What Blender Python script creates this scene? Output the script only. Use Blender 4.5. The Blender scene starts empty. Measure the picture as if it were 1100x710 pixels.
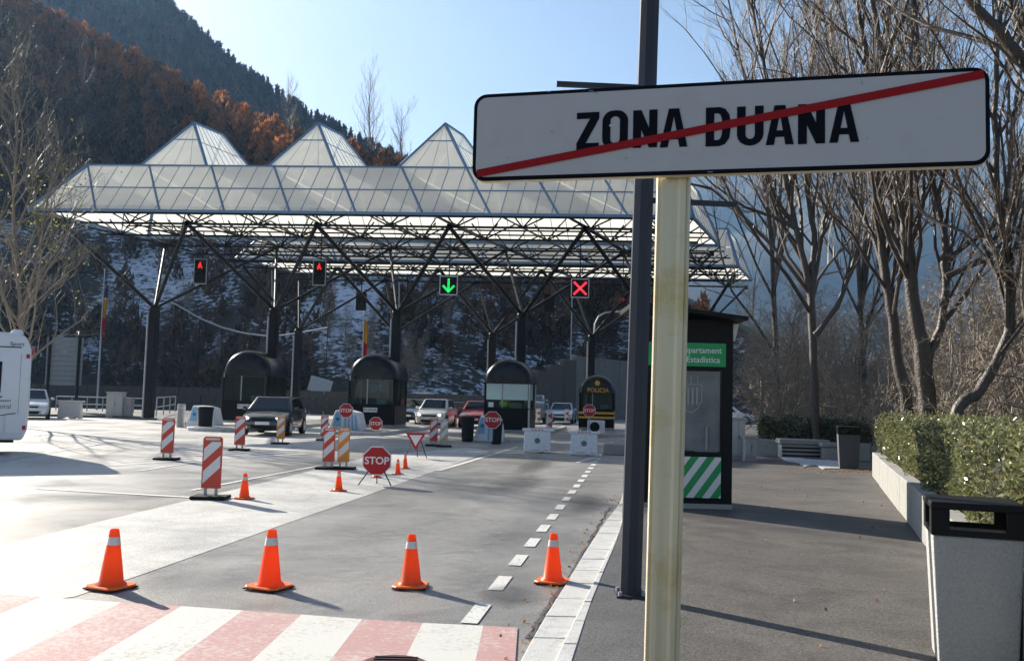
import bpy, bmesh, math, random
import numpy as np
from mathutils import Vector, Matrix
R = math.radians
sc = bpy.context.scene
col = sc.collection
random.seed(7)

# ------------------------------------------------------------------ camera, light, exposure
CAM = Vector((0, 0, 1.6)); FPX = 1000.0
PITCH, ROLL = R(4.175), R(1.5)
_f = Vector((0, math.cos(PITCH), math.sin(PITCH))); _r0 = Vector((1, 0, 0)); _u0 = Vector((0, -math.sin(PITCH), math.cos(PITCH)))
_u = _u0 * math.cos(ROLL) - _r0 * math.sin(ROLL); _r = _r0 * math.cos(ROLL) + _u0 * math.sin(ROLL)
cd = bpy.data.cameras.new('camera'); cd.sensor_width = 36; cd.lens = 36 * FPX / 1100; cd.clip_start = 0.05; cd.clip_end = 20000
cam = bpy.data.objects.new('camera', cd); col.objects.link(cam)
M = Matrix.Identity(4)
for i in range(3):
    M[i][0] = _r[i]; M[i][1] = _u[i]; M[i][2] = -_f[i]; M[i][3] = CAM[i]
cam.matrix_world = M; sc.camera = cam

SUN_AZ, SUN_EL = R(-45), R(25.5)          # azimuth from +Y towards +X
sdir = Vector((math.sin(SUN_AZ) * math.cos(SUN_EL), math.cos(SUN_AZ) * math.cos(SUN_EL), math.sin(SUN_EL)))
w = bpy.data.worlds.new('World'); sc.world = w; w.use_nodes = True
nt = w.node_tree; bg = nt.nodes['Background']; sky = nt.nodes.new('ShaderNodeTexSky')
sky.sky_type = 'NISHITA'; sky.sun_disc = False; sky.sun_elevation = SUN_EL; sky.sun_rotation = SUN_AZ
sky.altitude = 900; sky.air_density = 1.0; sky.dust_density = 2.5; sky.ozone_density = 1.0
nt.links.new(sky.outputs[0], bg.inputs[0]); bg.inputs[1].default_value = 0.055
sd = bpy.data.lights.new('sun', 'SUN'); sd.energy = 5.0; sd.angle = R(0.5); sd.color = (1, 0.92, 0.79)
so = bpy.data.objects.new('sun', sd); col.objects.link(so); so.rotation_euler = sdir.to_track_quat('Z', 'Y').to_euler(); so.location = (-30, 30, 60)
vs = sc.view_settings; vs.view_transform = 'Standard'; vs.look = 'None'; vs.gamma = 1; vs.exposure = 1.42
sc.render.engine = 'CYCLES'; sc.cycles.max_bounces = 8; sc.cycles.transparent_max_bounces = 24; sc.cycles.volume_bounces = 0

# ------------------------------------------------------------------ helpers
def ray(px, py):
    return _f + _r * ((px - 550) / FPX) + _u * ((355 - py) / FPX)
def G(px, py, z=0.0):
    d = ray(px, py); return CAM + d * ((z - CAM.z) / d.z)
def P(px, py, Y):
    d = ray(px, py); return CAM + d * (Y / d.y)
def HZ(px): return 428 + (px - 550) * math.tan(ROLL)

class MB:
    def __init__(s): s.v = []; s.f = []; s.m = []; s.cur = 0
    def add(s, vs, fs):
        n = len(s.v); s.v += [tuple(v) for v in vs]; s.f += [tuple(i + n for i in f) for f in fs]; s.m += [s.cur] * len(fs); return s
    def box(s, c, size, rot=None):
        x, y, z = (k / 2 for k in size); vs = [Vector((a * x, b * y, d * z)) for d in (-1, 1) for a, b in ((-1, -1), (1, -1), (1, 1), (-1, 1))]
        if rot is not None: vs = [rot @ v for v in vs]
        c = Vector(c)
        return s.add([v + c for v in vs], [(3, 2, 1, 0), (4, 5, 6, 7), (0, 1, 5, 4), (1, 2, 6, 5), (2, 3, 7, 6), (3, 0, 4, 7)])
    def span(s, a, b):
        return s.box([(p + q) / 2 for p, q in zip(a, b)], [abs(q - p) for p, q in zip(a, b)])
    def tube(s, pts, rad, n=8, cap=True):
        pts = [Vector(p) for p in pts]
        if not isinstance(rad, (list, tuple)): rad = [rad] * len(pts)
        vs = []; fs = []
        d0 = (pts[1] - pts[0]).normalized(); a = Vector((0, 0, 1)) if abs(d0.z) < .9 else Vector((1, 0, 0)); side = d0.cross(a).normalized()
        for i, p in enumerate(pts):
            d = (pts[min(i + 1, len(pts) - 1)] - pts[max(i - 1, 0)]).normalized()
            side = (side - d * side.dot(d)).normalized(); up = d.cross(side)
            for k in range(n):
                t = 2 * math.pi * (k + .5) / n; vs.append(p + (side * math.cos(t) + up * math.sin(t)) * rad[i])
        for i in range(len(pts) - 1):
            for k in range(n):
                k2 = (k + 1) % n; fs.append((i * n + k, i * n + k2, (i + 1) * n + k2, (i + 1) * n + k))
        if cap: fs.append(tuple(range(n - 1, -1, -1))); fs.append(tuple((len(pts) - 1) * n + k for k in range(n)))
        return s.add(vs, fs)
    def lathe(s, prof, n=20, c=(0, 0, 0), axis='z', sx=1, sy=1):
        vs = []; fs = []; c = Vector(c)
        for r, z in prof:
            for k in range(n):
                t = 2 * math.pi * k / n; v = Vector((r * math.cos(t) * sx, r * math.sin(t) * sy, z))
                if axis == 'y': v = Vector((v.x, v.z, -v.y))
                if axis == 'x': v = Vector((v.z, v.x, v.y))
                vs.append(v + c)
        for i in range(len(prof) - 1):
            for k in range(n):
                k2 = (k + 1) % n; fs.append((i * n + k, i * n + k2, (i + 1) * n + k2, (i + 1) * n + k))
        fs.append(tuple(range(n - 1, -1, -1))); fs.append(tuple((len(prof) - 1) * n + k for k in range(n)))
        return s.add(vs, fs)
    def prism(s, poly, y0, y1, fn=None):
        """poly in (x,z); extruded from y0 to y1 (poly counter-clockwise seen from -y)"""
        fn = fn or (lambda x, y, z: (x, y, z)); n = len(poly)
        vs = [fn(x, y0, z) for x, z in poly] + [fn(x, y1, z) for x, z in poly]
        fs = [tuple(range(n)), tuple(range(2 * n - 1, n - 1, -1))] + [(i, i + n, (i + 1) % n + n, (i + 1) % n) for i in range(n)]
        return s.add(vs, fs)
    def slab(s, poly, z0, z1):
        n = len(poly); vs = [(x, y, z0) for x, y in poly] + [(x, y, z1) for x, y in poly]
        return s.add(vs, [tuple(range(n - 1, -1, -1)), tuple(range(n, 2 * n))] + [(i, (i + 1) % n, (i + 1) % n + n, i + n) for i in range(n)])
    def ell(s, c, r, nu=12, nv=8):
        c = Vector(c); vs = []; fs = []
        for j in range(1, nv):
            p = math.pi * j / nv
            for i in range(nu):
                t = 2 * math.pi * i / nu; vs.append(c + Vector((r[0] * math.sin(p) * math.cos(t), r[1] * math.sin(p) * math.sin(t), r[2] * math.cos(p))))
        a = len(vs); vs += [c + Vector((0, 0, r[2])), c - Vector((0, 0, r[2]))]
        for j in range(nv - 2):
            for i in range(nu):
                i2 = (i + 1) % nu; fs.append((j * nu + i, (j + 1) * nu + i, (j + 1) * nu + i2, j * nu + i2))
        for i in range(nu):
            i2 = (i + 1) % nu; fs.append((a, i, i2)); fs.append((a + 1, (nv - 2) * nu + i2, (nv - 2) * nu + i))
        return s.add(vs, fs)
    def mesh(s, name, mats, smooth=False, bevel=0, seg=2):
        me = bpy.data.meshes.new(name); me.from_pydata(s.v, [], s.f)
        if not isinstance(mats, (list, tuple)): mats = [mats]
        for m in mats: me.materials.append(m)
        me.polygons.foreach_set('material_index', s.m)
        if bevel:
            bm = bmesh.new(); bm.from_mesh(me); bmesh.ops.remove_doubles(bm, verts=bm.verts, dist=1e-5)
            ed = [e for e in bm.edges if len(e.link_faces) == 2 and e.calc_face_angle(0) > .5]
            bmesh.ops.bevel(bm, geom=ed, offset=bevel, segments=seg, affect='EDGES', profile=.5, clamp_overlap=True); bm.to_mesh(me); bm.free()
        if smooth:
            me.polygons.foreach_set('use_smooth', [True] * len(me.polygons)); me.set_sharp_from_angle(angle=R(smooth if smooth > 1 else 40))
        me.update(); return me
    def build(s, name, mats, parent=None, **k):
        o = bpy.data.objects.new(name, s.mesh(name, mats, **k)); col.objects.link(o)
        if parent: o.parent = parent
        return o

def tag(o, label=None, cat=None, group=None, kind=None):
    if label: o['label'] = label
    if cat: o['category'] = cat
    if group: o['group'] = group
    if kind: o['kind'] = kind
    return o
def thing(name, label, cat, loc=(0, 0, 0), rz=0, group=None):
    o = bpy.data.objects.new(name, None); col.objects.link(o); o.location = loc; o.rotation_euler = (0, 0, rz); o.empty_display_size = .1
    return tag(o, label, cat, group)
def kids(o): return [c for c in o.children]
def copy_tree(o, parent=None):
    c = o.copy(); col.objects.link(c)
    if parent: c.parent = parent
    for ch in kids(o): copy_tree(ch, c)
    return c
def dup(o, loc, rz=0, label=None, s=None):
    c = copy_tree(o); c.location = loc; c.rotation_euler = (0, 0, rz)
    if s: c.scale = (s, s, s)
    if label: c['label'] = label
    return c
def link(name, me, parent=None, loc=None):
    o = bpy.data.objects.new(name, me); col.objects.link(o)
    if parent: o.parent = parent
    if loc is not None: o.location = loc
    return o
_fc = {}
def text_mesh(body, size, mat, bold=0.0, thick=0.004, sx=1.0):
    """flat lettering standing in the XZ plane, centred, facing -Y"""
    cu = bpy.data.curves.new('lettering', 'FONT'); cu.body = body; cu.size = size; cu.align_x = 'CENTER'; cu.align_y = 'CENTER'; cu.offset = bold * size; cu.extrude = thick / 2; cu.resolution_u = 3
    ob = bpy.data.objects.new('lettering', cu); col.objects.link(ob)
    dg = bpy.context.evaluated_depsgraph_get(); me = bpy.data.meshes.new_from_object(ob.evaluated_get(dg)); bpy.data.objects.remove(ob)
    me.transform(Matrix.Rotation(R(90), 4, 'X') @ Matrix.Diagonal((sx, 1, 1, 1))); me.materials.clear(); me.materials.append(mat); return me

# ------------------------------------------------------------------ materials
def new_mat(name):
    m = bpy.data.materials.new(name); m.use_nodes = True; return m, m.node_tree, m.node_tree.nodes['Principled BSDF']
def pm(name, c, rough=.5, metal=0.0, var=.12, scale=6.0, bump=0.0, bscale=40.0, coat=0.0, dirt=None, spec=.5):
    m, t, b = new_mat(name); N = t.nodes; L = t.links
    tc = N.new('ShaderNodeTexCoord'); nz = N.new('ShaderNodeTexNoise'); nz.inputs['Scale'].default_value = scale; nz.inputs['Detail'].default_value = 6; L.new(tc.outputs['Object'], nz.inputs['Vector'])
    mx = N.new('ShaderNodeMix'); mx.data_type = 'RGBA'
    mx.inputs['A'].default_value = (*[max(0, k * (1 - var)) for k in c], 1); mx.inputs['B'].default_value = (*[min(1, k * (1 + var)) for k in c], 1)
    L.new(nz.outputs['Fac'], mx.inputs['Factor']); out = mx.outputs['Result']
    if dirt:
        n2 = N.new('ShaderNodeTexNoise'); n2.inputs['Scale'].default_value = scale * 2.3; n2.inputs['Detail'].default_value = 8; n2.inputs['Roughness'].default_value = .7; L.new(tc.outputs['Object'], n2.inputs['Vector'])
        rp = N.new('ShaderNodeValToRGB'); rp.color_ramp.elements[0].position = .52; rp.color_ramp.elements[1].position = .72; L.new(n2.outputs['Fac'], rp.inputs[0])
        m2 = N.new('ShaderNodeMix'); m2.data_type = 'RGBA'; m2.inputs['B'].default_value = (*dirt, 1); L.new(out, m2.inputs['A']); L.new(rp.outputs[0], m2.inputs['Factor']); out = m2.outputs['Result']
    L.new(out, b.inputs['Base Color']); b.inputs['Roughness'].default_value = rough; b.inputs['Metallic'].default_value = metal; b.inputs['Coat Weight'].default_value = coat; b.inputs['Specular IOR Level'].default_value = spec
    if bump:
        n3 = N.new('ShaderNodeTexNoise'); n3.inputs['Scale'].default_value = bscale; n3.inputs['Detail'].default_value = 5; L.new(tc.outputs['Object'], n3.inputs['Vector'])
        bp = N.new('ShaderNodeBump'); bp.inputs['Strength'].default_value = bump; bp.inputs['Distance'].default_value = .02; L.new(n3.outputs['Fac'], bp.inputs['Height']); L.new(bp.outputs[0], b.inputs['Normal'])
    return m
def emit(name, c, s):
    m, t, b = new_mat(name); b.inputs['Base Color'].default_value = (*[k * .3 for k in c], 1); b.inputs['Emission Color'].default_value = (*c, 1); b.inputs['Emission Strength'].default_value = s; return m
def asphalt(name, c, var=.25, rough=.62, pale=None, bump=.5):
    m, t, b = new_mat(name); N = t.nodes; L = t.links
    tc = N.new('ShaderNodeTexCoord')
    def nz(scale, det=5, ro=.55, dist=0):
        n = N.new('ShaderNodeTexNoise'); n.inputs['Scale'].default_value = scale; n.inputs['Detail'].default_value = det; n.inputs['Roughness'].default_value = ro; n.inputs['Distortion'].default_value = dist; L.new(tc.outputs['Object'], n.inputs['Vector']); return n
    def ramp(src, *st):
        r = N.new('ShaderNodeValToRGB'); e = r.color_ramp.elements
        while len(e) < len(st): e.new(.5)
        for k, (p, v) in zip(e, st): k.position = p; k.color = (*v, 1) if not isinstance(v, float) else (v, v, v, 1)
        L.new(src, r.inputs[0]); return r.outputs[0]
    def mul(a, bb, fac=1.0, mode='MULTIPLY'):
        x = N.new('ShaderNodeMix'); x.data_type = 'RGBA'; x.blend_type = mode; x.inputs['Factor'].default_value = fac; L.new(a, x.inputs['A'])
        L.new(bb, x.inputs['B']); return x.outputs['Result']
    big = ramp(nz(.22, 6, .6, .6).outputs['Fac'], (.3, tuple(k * (1 - var) for k in c)), (.7, tuple(k * (1 + var) for k in c)))
    grain = ramp(nz(46, 5, .8).outputs['Fac'], (.33, .5), (.66, 1.5))
    out = mul(big, grain)
    spk = ramp(nz(120, 1, .5).outputs['Fac'], (.63, 1.0), (.74, 2.2)); out = mul(out, spk)
    st = ramp(nz(1.3, 7, .7, 1.0).outputs['Fac'], (.38, .78), (.55, 1.0)); out = mul(out, st)
    # cracks
    vo = N.new('ShaderNodeTexVoronoi'); vo.feature = 'DISTANCE_TO_EDGE'; vo.inputs['Scale'].default_value = .33
    wr = nz(1.1, 5, .6); ad = N.new('ShaderNodeMix'); ad.data_type = 'RGBA'; ad.blend_type = 'ADD'; ad.inputs['Factor'].default_value = .9; L.new(tc.outputs['Object'], ad.inputs['A']); L.new(wr.outputs['Color'], ad.inputs['B']); L.new(ad.outputs['Result'], vo.inputs['Vector'])
    ck = ramp(vo.outputs['Distance'], (.002, .45), (.008, 1.0)); out = mul(out, ck, .3)
    if pale:
        wt = N.new('ShaderNodeSeparateXYZ'); L.new(tc.outputs['Object'], wt.inputs[0])
        w1 = N.new('ShaderNodeMath'); w1.operation = 'MULTIPLY'; w1.inputs[1].default_value = -math.cos(R(8.1)) * 3.3; L.new(wt.outputs[0], w1.inputs[0])
        w2n = N.new('ShaderNodeMath'); w2n.operation = 'MULTIPLY_ADD'; w2n.inputs[1].default_value = math.sin(R(8.1)) * 3.3; L.new(wt.outputs[1], w2n.inputs[0]); L.new(w1.outputs[0], w2n.inputs[2])
        w3 = N.new('ShaderNodeMath'); w3.operation = 'MULTIPLY_ADD'; w3.inputs[1].default_value = 1.6; L.new(nz(.3, 3).outputs['Fac'], w3.inputs[0]); L.new(w2n.outputs[0], w3.inputs[2])
        w4 = N.new('ShaderNodeMath'); w4.operation = 'SINE'; L.new(w3.outputs[0], w4.inputs[0]); w5 = N.new('ShaderNodeMath'); w5.operation = 'MULTIPLY_ADD'; w5.inputs[1].default_value = .5; w5.inputs[2].default_value = .5; L.new(w4.outputs[0], w5.inputs[0])
        out = mul(out, ramp(w5.outputs[0], (.25, .90), (.8, 1.10)))
        # lanes left of the apron painted paler for salt dust and sun glare: blend across the road's own width
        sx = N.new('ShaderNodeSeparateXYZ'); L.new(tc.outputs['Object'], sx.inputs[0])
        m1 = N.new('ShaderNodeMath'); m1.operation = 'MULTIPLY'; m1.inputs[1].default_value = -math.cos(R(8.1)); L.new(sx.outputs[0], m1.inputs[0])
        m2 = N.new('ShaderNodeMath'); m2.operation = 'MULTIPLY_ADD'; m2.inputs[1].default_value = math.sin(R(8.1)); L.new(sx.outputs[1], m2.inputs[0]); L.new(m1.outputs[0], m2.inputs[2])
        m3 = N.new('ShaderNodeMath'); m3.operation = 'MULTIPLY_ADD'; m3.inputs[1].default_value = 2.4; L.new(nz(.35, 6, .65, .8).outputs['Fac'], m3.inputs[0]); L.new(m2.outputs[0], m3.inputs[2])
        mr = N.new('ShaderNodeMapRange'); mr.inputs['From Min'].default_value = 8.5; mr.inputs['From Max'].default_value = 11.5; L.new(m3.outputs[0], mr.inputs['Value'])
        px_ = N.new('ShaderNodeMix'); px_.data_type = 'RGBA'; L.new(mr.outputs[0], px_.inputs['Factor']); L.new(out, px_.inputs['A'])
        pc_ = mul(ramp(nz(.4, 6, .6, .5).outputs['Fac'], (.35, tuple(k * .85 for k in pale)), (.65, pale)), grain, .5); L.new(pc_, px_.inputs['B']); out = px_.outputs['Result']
    L.new(out, b.inputs['Base Color'])
    rr = ramp(nz(.5, 5, .65, .5).outputs['Fac'], (.35, max(.1, rough - .17)), (.62, rough + .1)); L.new(rr, b.inputs['Roughness'])
    bp = N.new('ShaderNodeBump'); bp.inputs['Strength'].default_value = bump; bp.inputs['Distance'].default_value = .012; L.new(nz(52, 4, .75).outputs['Fac'], bp.inputs['Height']); L.new(bp.outputs[0], b.inputs['Normal'])
    return m
def paint_mat(name, c, under, wear=.5):
    """road paint worn through to the asphalt below"""
    m, t, b = new_mat(name); N = t.nodes; L = t.links; tc = N.new('ShaderNodeTexCoord')
    n = N.new('ShaderNodeTexNoise'); n.inputs['Scale'].default_value = 26; n.inputs['Detail'].default_value = 8; n.inputs['Roughness'].default_value = .75; L.new(tc.outputs['Object'], n.inputs['Vector'])
    n2 = N.new('ShaderNodeTexNoise'); n2.inputs['Scale'].default_value = 1.6; n2.inputs['Detail'].default_value = 4; L.new(tc.outputs['Object'], n2.inputs['Vector'])
    ad = N.new('ShaderNodeMath'); ad.operation = 'MULTIPLY_ADD'; ad.inputs[1].default_value = .5; L.new(n2.outputs['Fac'], ad.inputs[0]); L.new(n.outputs['Fac'], ad.inputs[2])
    r = N.new('ShaderNodeValToRGB'); e = r.color_ramp.elements; e[0].position = wear - .06; e[1].position = wear + .12; e[0].color = (*under, 1); e[1].color = (*c, 1)
    L.new(ad.outputs[0], r.inputs[0])
    g = N.new('ShaderNodeTexNoise'); g.inputs['Scale'].default_value = 120; L.new(tc.outputs['Object'], g.inputs['Vector'])
    gr = N.new('ShaderNodeValToRGB'); gr.color_ramp.elements[0].color = (.75, .75, .75, 1); gr.color_ramp.elements[1].color = (1.1, 1.1, 1.1, 1); L.new(g.outputs['Fac'], gr.inputs[0])
    x = N.new('ShaderNodeMix'); x.data_type = 'RGBA'; x.blend_type = 'MULTIPLY'; x.inputs['Factor'].default_value = 1; L.new(r.outputs[0], x.inputs['A']); L.new(gr.outputs[0], x.inputs['B']); L.new(x.outputs['Result'], b.inputs['Base Color'])
    b.inputs['Roughness'].default_value = .7; b.inputs['Specular IOR Level'].default_value = .2
    bp = N.new('ShaderNodeBump'); bp.inputs['Strength'].default_value = .35; bp.inputs['Distance'].default_value = .01; L.new(g.outputs['Fac'], bp.inputs['Height']); L.new(bp.outputs[0], b.inputs['Normal'])
    return m
def leaf_mat(name, rough=.5, trans=.4, tint=(1, 1, 1)):
    """colour from the vertex attribute 'Col' that each leaf carries"""
    m, t, b = new_mat(name); N = t.nodes; L = t.links
    at = N.new('ShaderNodeVertexColor'); at.layer_name = 'Col'; L.new(at.outputs[0], b.inputs['Base Color']); b.inputs['Roughness'].default_value = rough
    tr = N.new('ShaderNodeBsdfTranslucent'); L.new(at.outputs[0], tr.inputs['Color']); mx = N.new('ShaderNodeMixShader'); mx.inputs[0].default_value = trans
    L.new(b.outputs[0], mx.inputs[1]); L.new(tr.outputs[0], mx.inputs[2]); L.new(mx.outputs[0], N['Material Output'].inputs['Surface']); return m
def glazing(name, c, transp, transl):
    m, t, b = new_mat(name); N = t.nodes; L = t.links
    tc = N.new('ShaderNodeTexCoord'); nz = N.new('ShaderNodeTexNoise'); nz.inputs['Scale'].default_value = .55; nz.inputs['Detail'].default_value = 5; L.new(tc.outputs['Object'], nz.inputs['Vector'])
    oi = N.new('ShaderNodeObjectInfo'); ad = N.new('ShaderNodeMath'); ad.operation = 'MULTIPLY_ADD'; ad.inputs[1].default_value = .35; L.new(oi.outputs['Random'], ad.inputs[0]); L.new(nz.outputs['Fac'], ad.inputs[2])
    r = N.new('ShaderNodeValToRGB'); r.color_ramp.elements[0].position = .35; r.color_ramp.elements[1].position = .9
    r.color_ramp.elements[0].color = (*[k * .84 for k in c], 1); r.color_ramp.elements[1].color = (*c, 1); L.new(ad.outputs[0], r.inputs[0])
    L.new(r.outputs[0], b.inputs['Base Color']); b.inputs['Roughness'].default_value = .28
    tl = N.new('ShaderNodeBsdfTranslucent'); L.new(r.outputs[0], tl.inputs[0]); tp = N.new('ShaderNodeBsdfTransparent'); tp.inputs[0].default_value = (*c, 1)
    m1 = N.new('ShaderNodeMixShader'); m1.inputs[0].default_value = transl; L.new(b.outputs[0], m1.inputs[1]); L.new(tl.outputs[0], m1.inputs[2])
    m2 = N.new('ShaderNodeMixShader'); m2.inputs[0].default_value = transp; L.new(m1.outputs[0], m2.inputs[1]); L.new(tp.outputs[0], m2.inputs[2]); L.new(m2.outputs[0], N['Material Output'].inputs['Surface']); return m
def tinted(name, c, fac=.6):
    """see-through tinted pane: mirror-like gloss over a transparent tint"""
    m, t, b = new_mat(name); N = t.nodes; L = t.links; b.inputs['Base Color'].default_value = (*[k * .15 for k in c], 1); b.inputs['Roughness'].default_value = .04
    tp = N.new('ShaderNodeBsdfTransparent'); tp.inputs[0].default_value = (*c, 1); mx = N.new('ShaderNodeMixShader'); mx.inputs[0].default_value = fac
    L.new(b.outputs[0], mx.inputs[1]); L.new(tp.outputs[0], mx.inputs[2]); L.new(mx.outputs[0], N['Material Output'].inputs['Surface']); return m
def terrain_mat(name, a, bcol, snow=None, slo=.5, scale=.06, shi=None):
    m, t, b = new_mat(name); N = t.nodes; L = t.links; tc = N.new('ShaderNodeTexCoord')
    n = N.new('ShaderNodeTexNoise'); n.inputs['Scale'].default_value = scale * 4; n.inputs['Detail'].default_value = 8; n.inputs['Roughness'].default_value = .7; L.new(tc.outputs['Object'], n.inputs['Vector'])
    r = N.new('ShaderNodeValToRGB'); r.color_ramp.elements[0].position = .35; r.color_ramp.elements[1].position = .65; r.color_ramp.elements[0].color = (*a, 1); r.color_ramp.elements[1].color = (*bcol, 1); L.new(n.outputs['Fac'], r.inputs[0]); out = r.outputs[0]
    if snow:
        s1 = N.new('ShaderNodeTexNoise'); s1.inputs['Scale'].default_value = scale * 1.6; s1.inputs['Detail'].default_value = 3; L.new(tc.outputs['Object'], s1.inputs['Vector'])
        s2 = N.new('ShaderNodeTexNoise'); s2.inputs['Scale'].default_value = scale * 22; s2.inputs['Detail'].default_value = 8; s2.inputs['Roughness'].default_value = .72; mpz = N.new('ShaderNodeVectorMath'); mpz.operation = 'MULTIPLY'; mpz.inputs[1].default_value = (1, 1, 2.6); L.new(tc.outputs['Object'], mpz.inputs[0]); L.new(mpz.outputs[0], s2.inputs['Vector'])
        at = N.new('ShaderNodeVertexColor'); at.layer_name = 'Snow'
        ad = N.new('ShaderNodeMath'); ad.operation = 'MULTIPLY_ADD'; ad.inputs[1].default_value = .7; L.new(s1.outputs['Fac'], ad.inputs[0]); L.new(s2.outputs['Fac'], ad.inputs[2])
        a2 = N.new('ShaderNodeMath'); a2.operation = 'ADD'; L.new(ad.outputs[0], a2.inputs[0]); L.new(at.outputs['Color'], a2.inputs[1])
        rr = N.new('ShaderNodeValToRGB'); rr.color_ramp.elements[0].position = slo; rr.color_ramp.elements[1].position = slo + .1; L.new(a2.outputs[0], rr.inputs[0])
        mx = N.new('ShaderNodeMix'); mx.data_type = 'RGBA'; mx.inputs['B'].default_value = (*snow, 1); L.new(rr.outputs[0], mx.inputs['Factor']); L.new(out, mx.inputs['A']); out = mx.outputs['Result']
    L.new(out, b.inputs['Base Color']); b.inputs['Roughness'].default_value = .9
    bp = N.new('ShaderNodeBump'); bp.inputs['Strength'].default_value = .8; bp.inputs['Distance'].default_value = .6; L.new(n.outputs['Fac'], bp.inputs['Height']); L.new(bp.outputs[0], b.inputs['Normal']); return m

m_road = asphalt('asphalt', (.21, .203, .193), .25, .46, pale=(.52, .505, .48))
m_pave = asphalt('pavement asphalt', (.112, .104, .096), .22, .7, bump=.5)
m_pave.node_tree.nodes['Principled BSDF'].inputs['Specular IOR Level'].default_value = .2
m_newpave_shade = asphalt('new asphalt and hill shade', (.075, .075, .078), .1, .7)  # newer asphalt by the kerb, and painted hill shade on the far pavement
m_conc = asphalt('pale concrete', (.44, .43, .41), .10, .55, bump=.35)
m_kerb = pm('kerb stone', (.46, .46, .45), .75, var=.2, scale=3, bump=.25, bscale=60, dirt=(.30, .29, .28))
m_white = paint_mat('white road paint', (.62, .62, .60), (.2, .2, .195), .60)
m_whiteS = paint_mat('white crossing paint', (.60, .595, .56), (.38, .37, .35), .60)
m_pink = paint_mat('red crossing paint', (.46, .275, .265), (.55, .46, .435), .66)
m_steel = pm('dark painted steel', (.014, .015, .018), .4, .3, .15, spec=.13)
m_pole = pm('charcoal pole paint', (.045, .05, .062), .45, .2, .15, scale=3, spec=.13)
m_bluefr = pm('blue grey frame', (.15, .25, .38), .45, .3, .15)
m_clear = glazing('clear roof glazing', (.9, .93, .93), .26, .5)
m_glaze = glazing('opal glazing', (.82, .81, .755), .03, .56)
m_black = pm('matt black', (.012, .012, .013), .5, spec=.13)
m_rub = pm('black rubber', (.02, .02, .02), .8, bump=.2, spec=.13)
m_chrome = pm('grey metal', (.45, .46, .47), .35, .8)
m_galv = pm('galvanised metal', (.36, .38, .40), .5, .6, .2)
m_orange = pm('orange cone plastic', (.95, .17, .03), .42, var=.06, dirt=(.80, .14, .04))
m_orange.node_tree.nodes['Principled BSDF'].inputs['Specular IOR Level'].default_value = .35
m_cone = glazing('fluorescent cone plastic', (1.0, .20, .035), 0.0, .55)
m_refl = pm('reflective band', (.62, .6, .58), .35, .2)
m_red = pm('sign red', (.42, .016, .018), .45, var=.12, spec=.3)
m_brred = pm('barrier red', (.60, .06, .03), .45, var=.12)
m_bror = pm('barrier orange', (.75, .27, .03), .45, var=.1)
m_wht = pm('white sign face', (.72, .72, .72), .4, var=.05)
m_plas = pm('white plastic', (.74, .74, .76), .5, var=.08, dirt=(.45, .44, .43))
m_lblue = pm('pale blue plastic', (.23, .43, .60), .45)
m_signw = pm('grey retroreflective sheeting', (.46, .45, .45), .4, var=.05, scale=2, dirt=(.41, .40, .40))
m_ink = pm('sign ink', (.006, .007, .012), .7, spec=.08)
m_signred = pm('sign stroke red', (.30, .010, .014), .6, spec=.15)
m_cream = pm('cream ribbed post', (.62, .55, .38), .38, .3, .16, scale=2, dirt=(.50, .36, .12))
m_concd = pm('grey concrete', (.30, .30, .30), .85, var=.15, scale=2, bump=.4, bscale=30, dirt=(.22, .22, .215))
m_concl = pm('washed concrete', (.40, .395, .38), .85, var=.32, scale=75, bump=.8, bscale=95)
m_concp = pm('planter concrete', (.29, .285, .27), .85, var=.15, scale=3, bump=.4, bscale=80, dirt=(.20, .195, .18))
m_dk = pm('dark booth panel', (.005, .006, .007), .4, 0, .2, spec=.13)
m_dome = pm('smoked dome shell', (.007, .008, .010), .26, 0, .2, coat=0, spec=.3)
m_tint = tinted('smoked glass', (.62, .70, .69), .84)
m_blind = glazing('pale green blind', (.84, .97, .93), .0, .4)
m_green = pm('kiosk green', (.005, .30, .085), .45, var=.06)
m_hivis = pm('hi vis fabric', (.62, .85, .04), .8)
m_kglass = None
m_snow = pm('snow', (.42, .43, .46), .6, var=.06, bump=.5, bscale=12)
m_glassd = pm('dark window glass', (.010, .014, .014), .05, 0, .1, spec=.5)
m_tyre = pm('tyre', (.015, .015, .015), .85)
m_rim = pm('wheel rim', (.42, .42, .43), .35, .8)
m_lamp = pm('headlamp', (.75, .76, .78), .12, .3, .05, coat=1)
m_plate = pm('number plate', (.70, .70, .68), .4)
m_yellow = pm('yellow stripe', (.72, .40, .02), .45)
m_bark = pm('bark', (.055, .042, .033), .55, var=.7, scale=14, bump=1.0, bscale=22)
m_barkp = pm('pale bark', (.20, .165, .125), .75, var=.4, scale=9, bump=.6, bscale=28)
m_twig = pm('twig bark', (.15, .11, .08), .55, var=.3, scale=4)
m_leaf = leaf_mat('hedge leaves', .17, .3)
m_wood = leaf_mat('woodland leaves', .8, .4)
m_pine = leaf_mat('pine needles', .8, .15)

# ------------------------------------------------------------------ ground, road, pavement
def poly_sheet(name, pts, z, mat, parent=None, kind='structure'):
    me = bpy.data.meshes.new(name); me.from_pydata([(p[0], p[1], z) for p in pts], [], [tuple(range(len(pts)))]); me.materials.append(mat)
    if me.polygons[0].normal.z < 0: me.flip_normals()
    o = link(name, me, parent)
    if kind and not parent: tag(o, kind=kind)
    return o
m_earth = terrain_mat('earth', (.06, .055, .035), (.11, .09, .06), scale=.2)
poly_sheet('ground', [(-3500, -280), (3500, -280), (3500, 3900), (-3500, 3900)], -.08, m_earth)
poly_sheet('road', [(-75, -12), (30, -12), (30, 112), (-75, 112)], 0, m_road)

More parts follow.
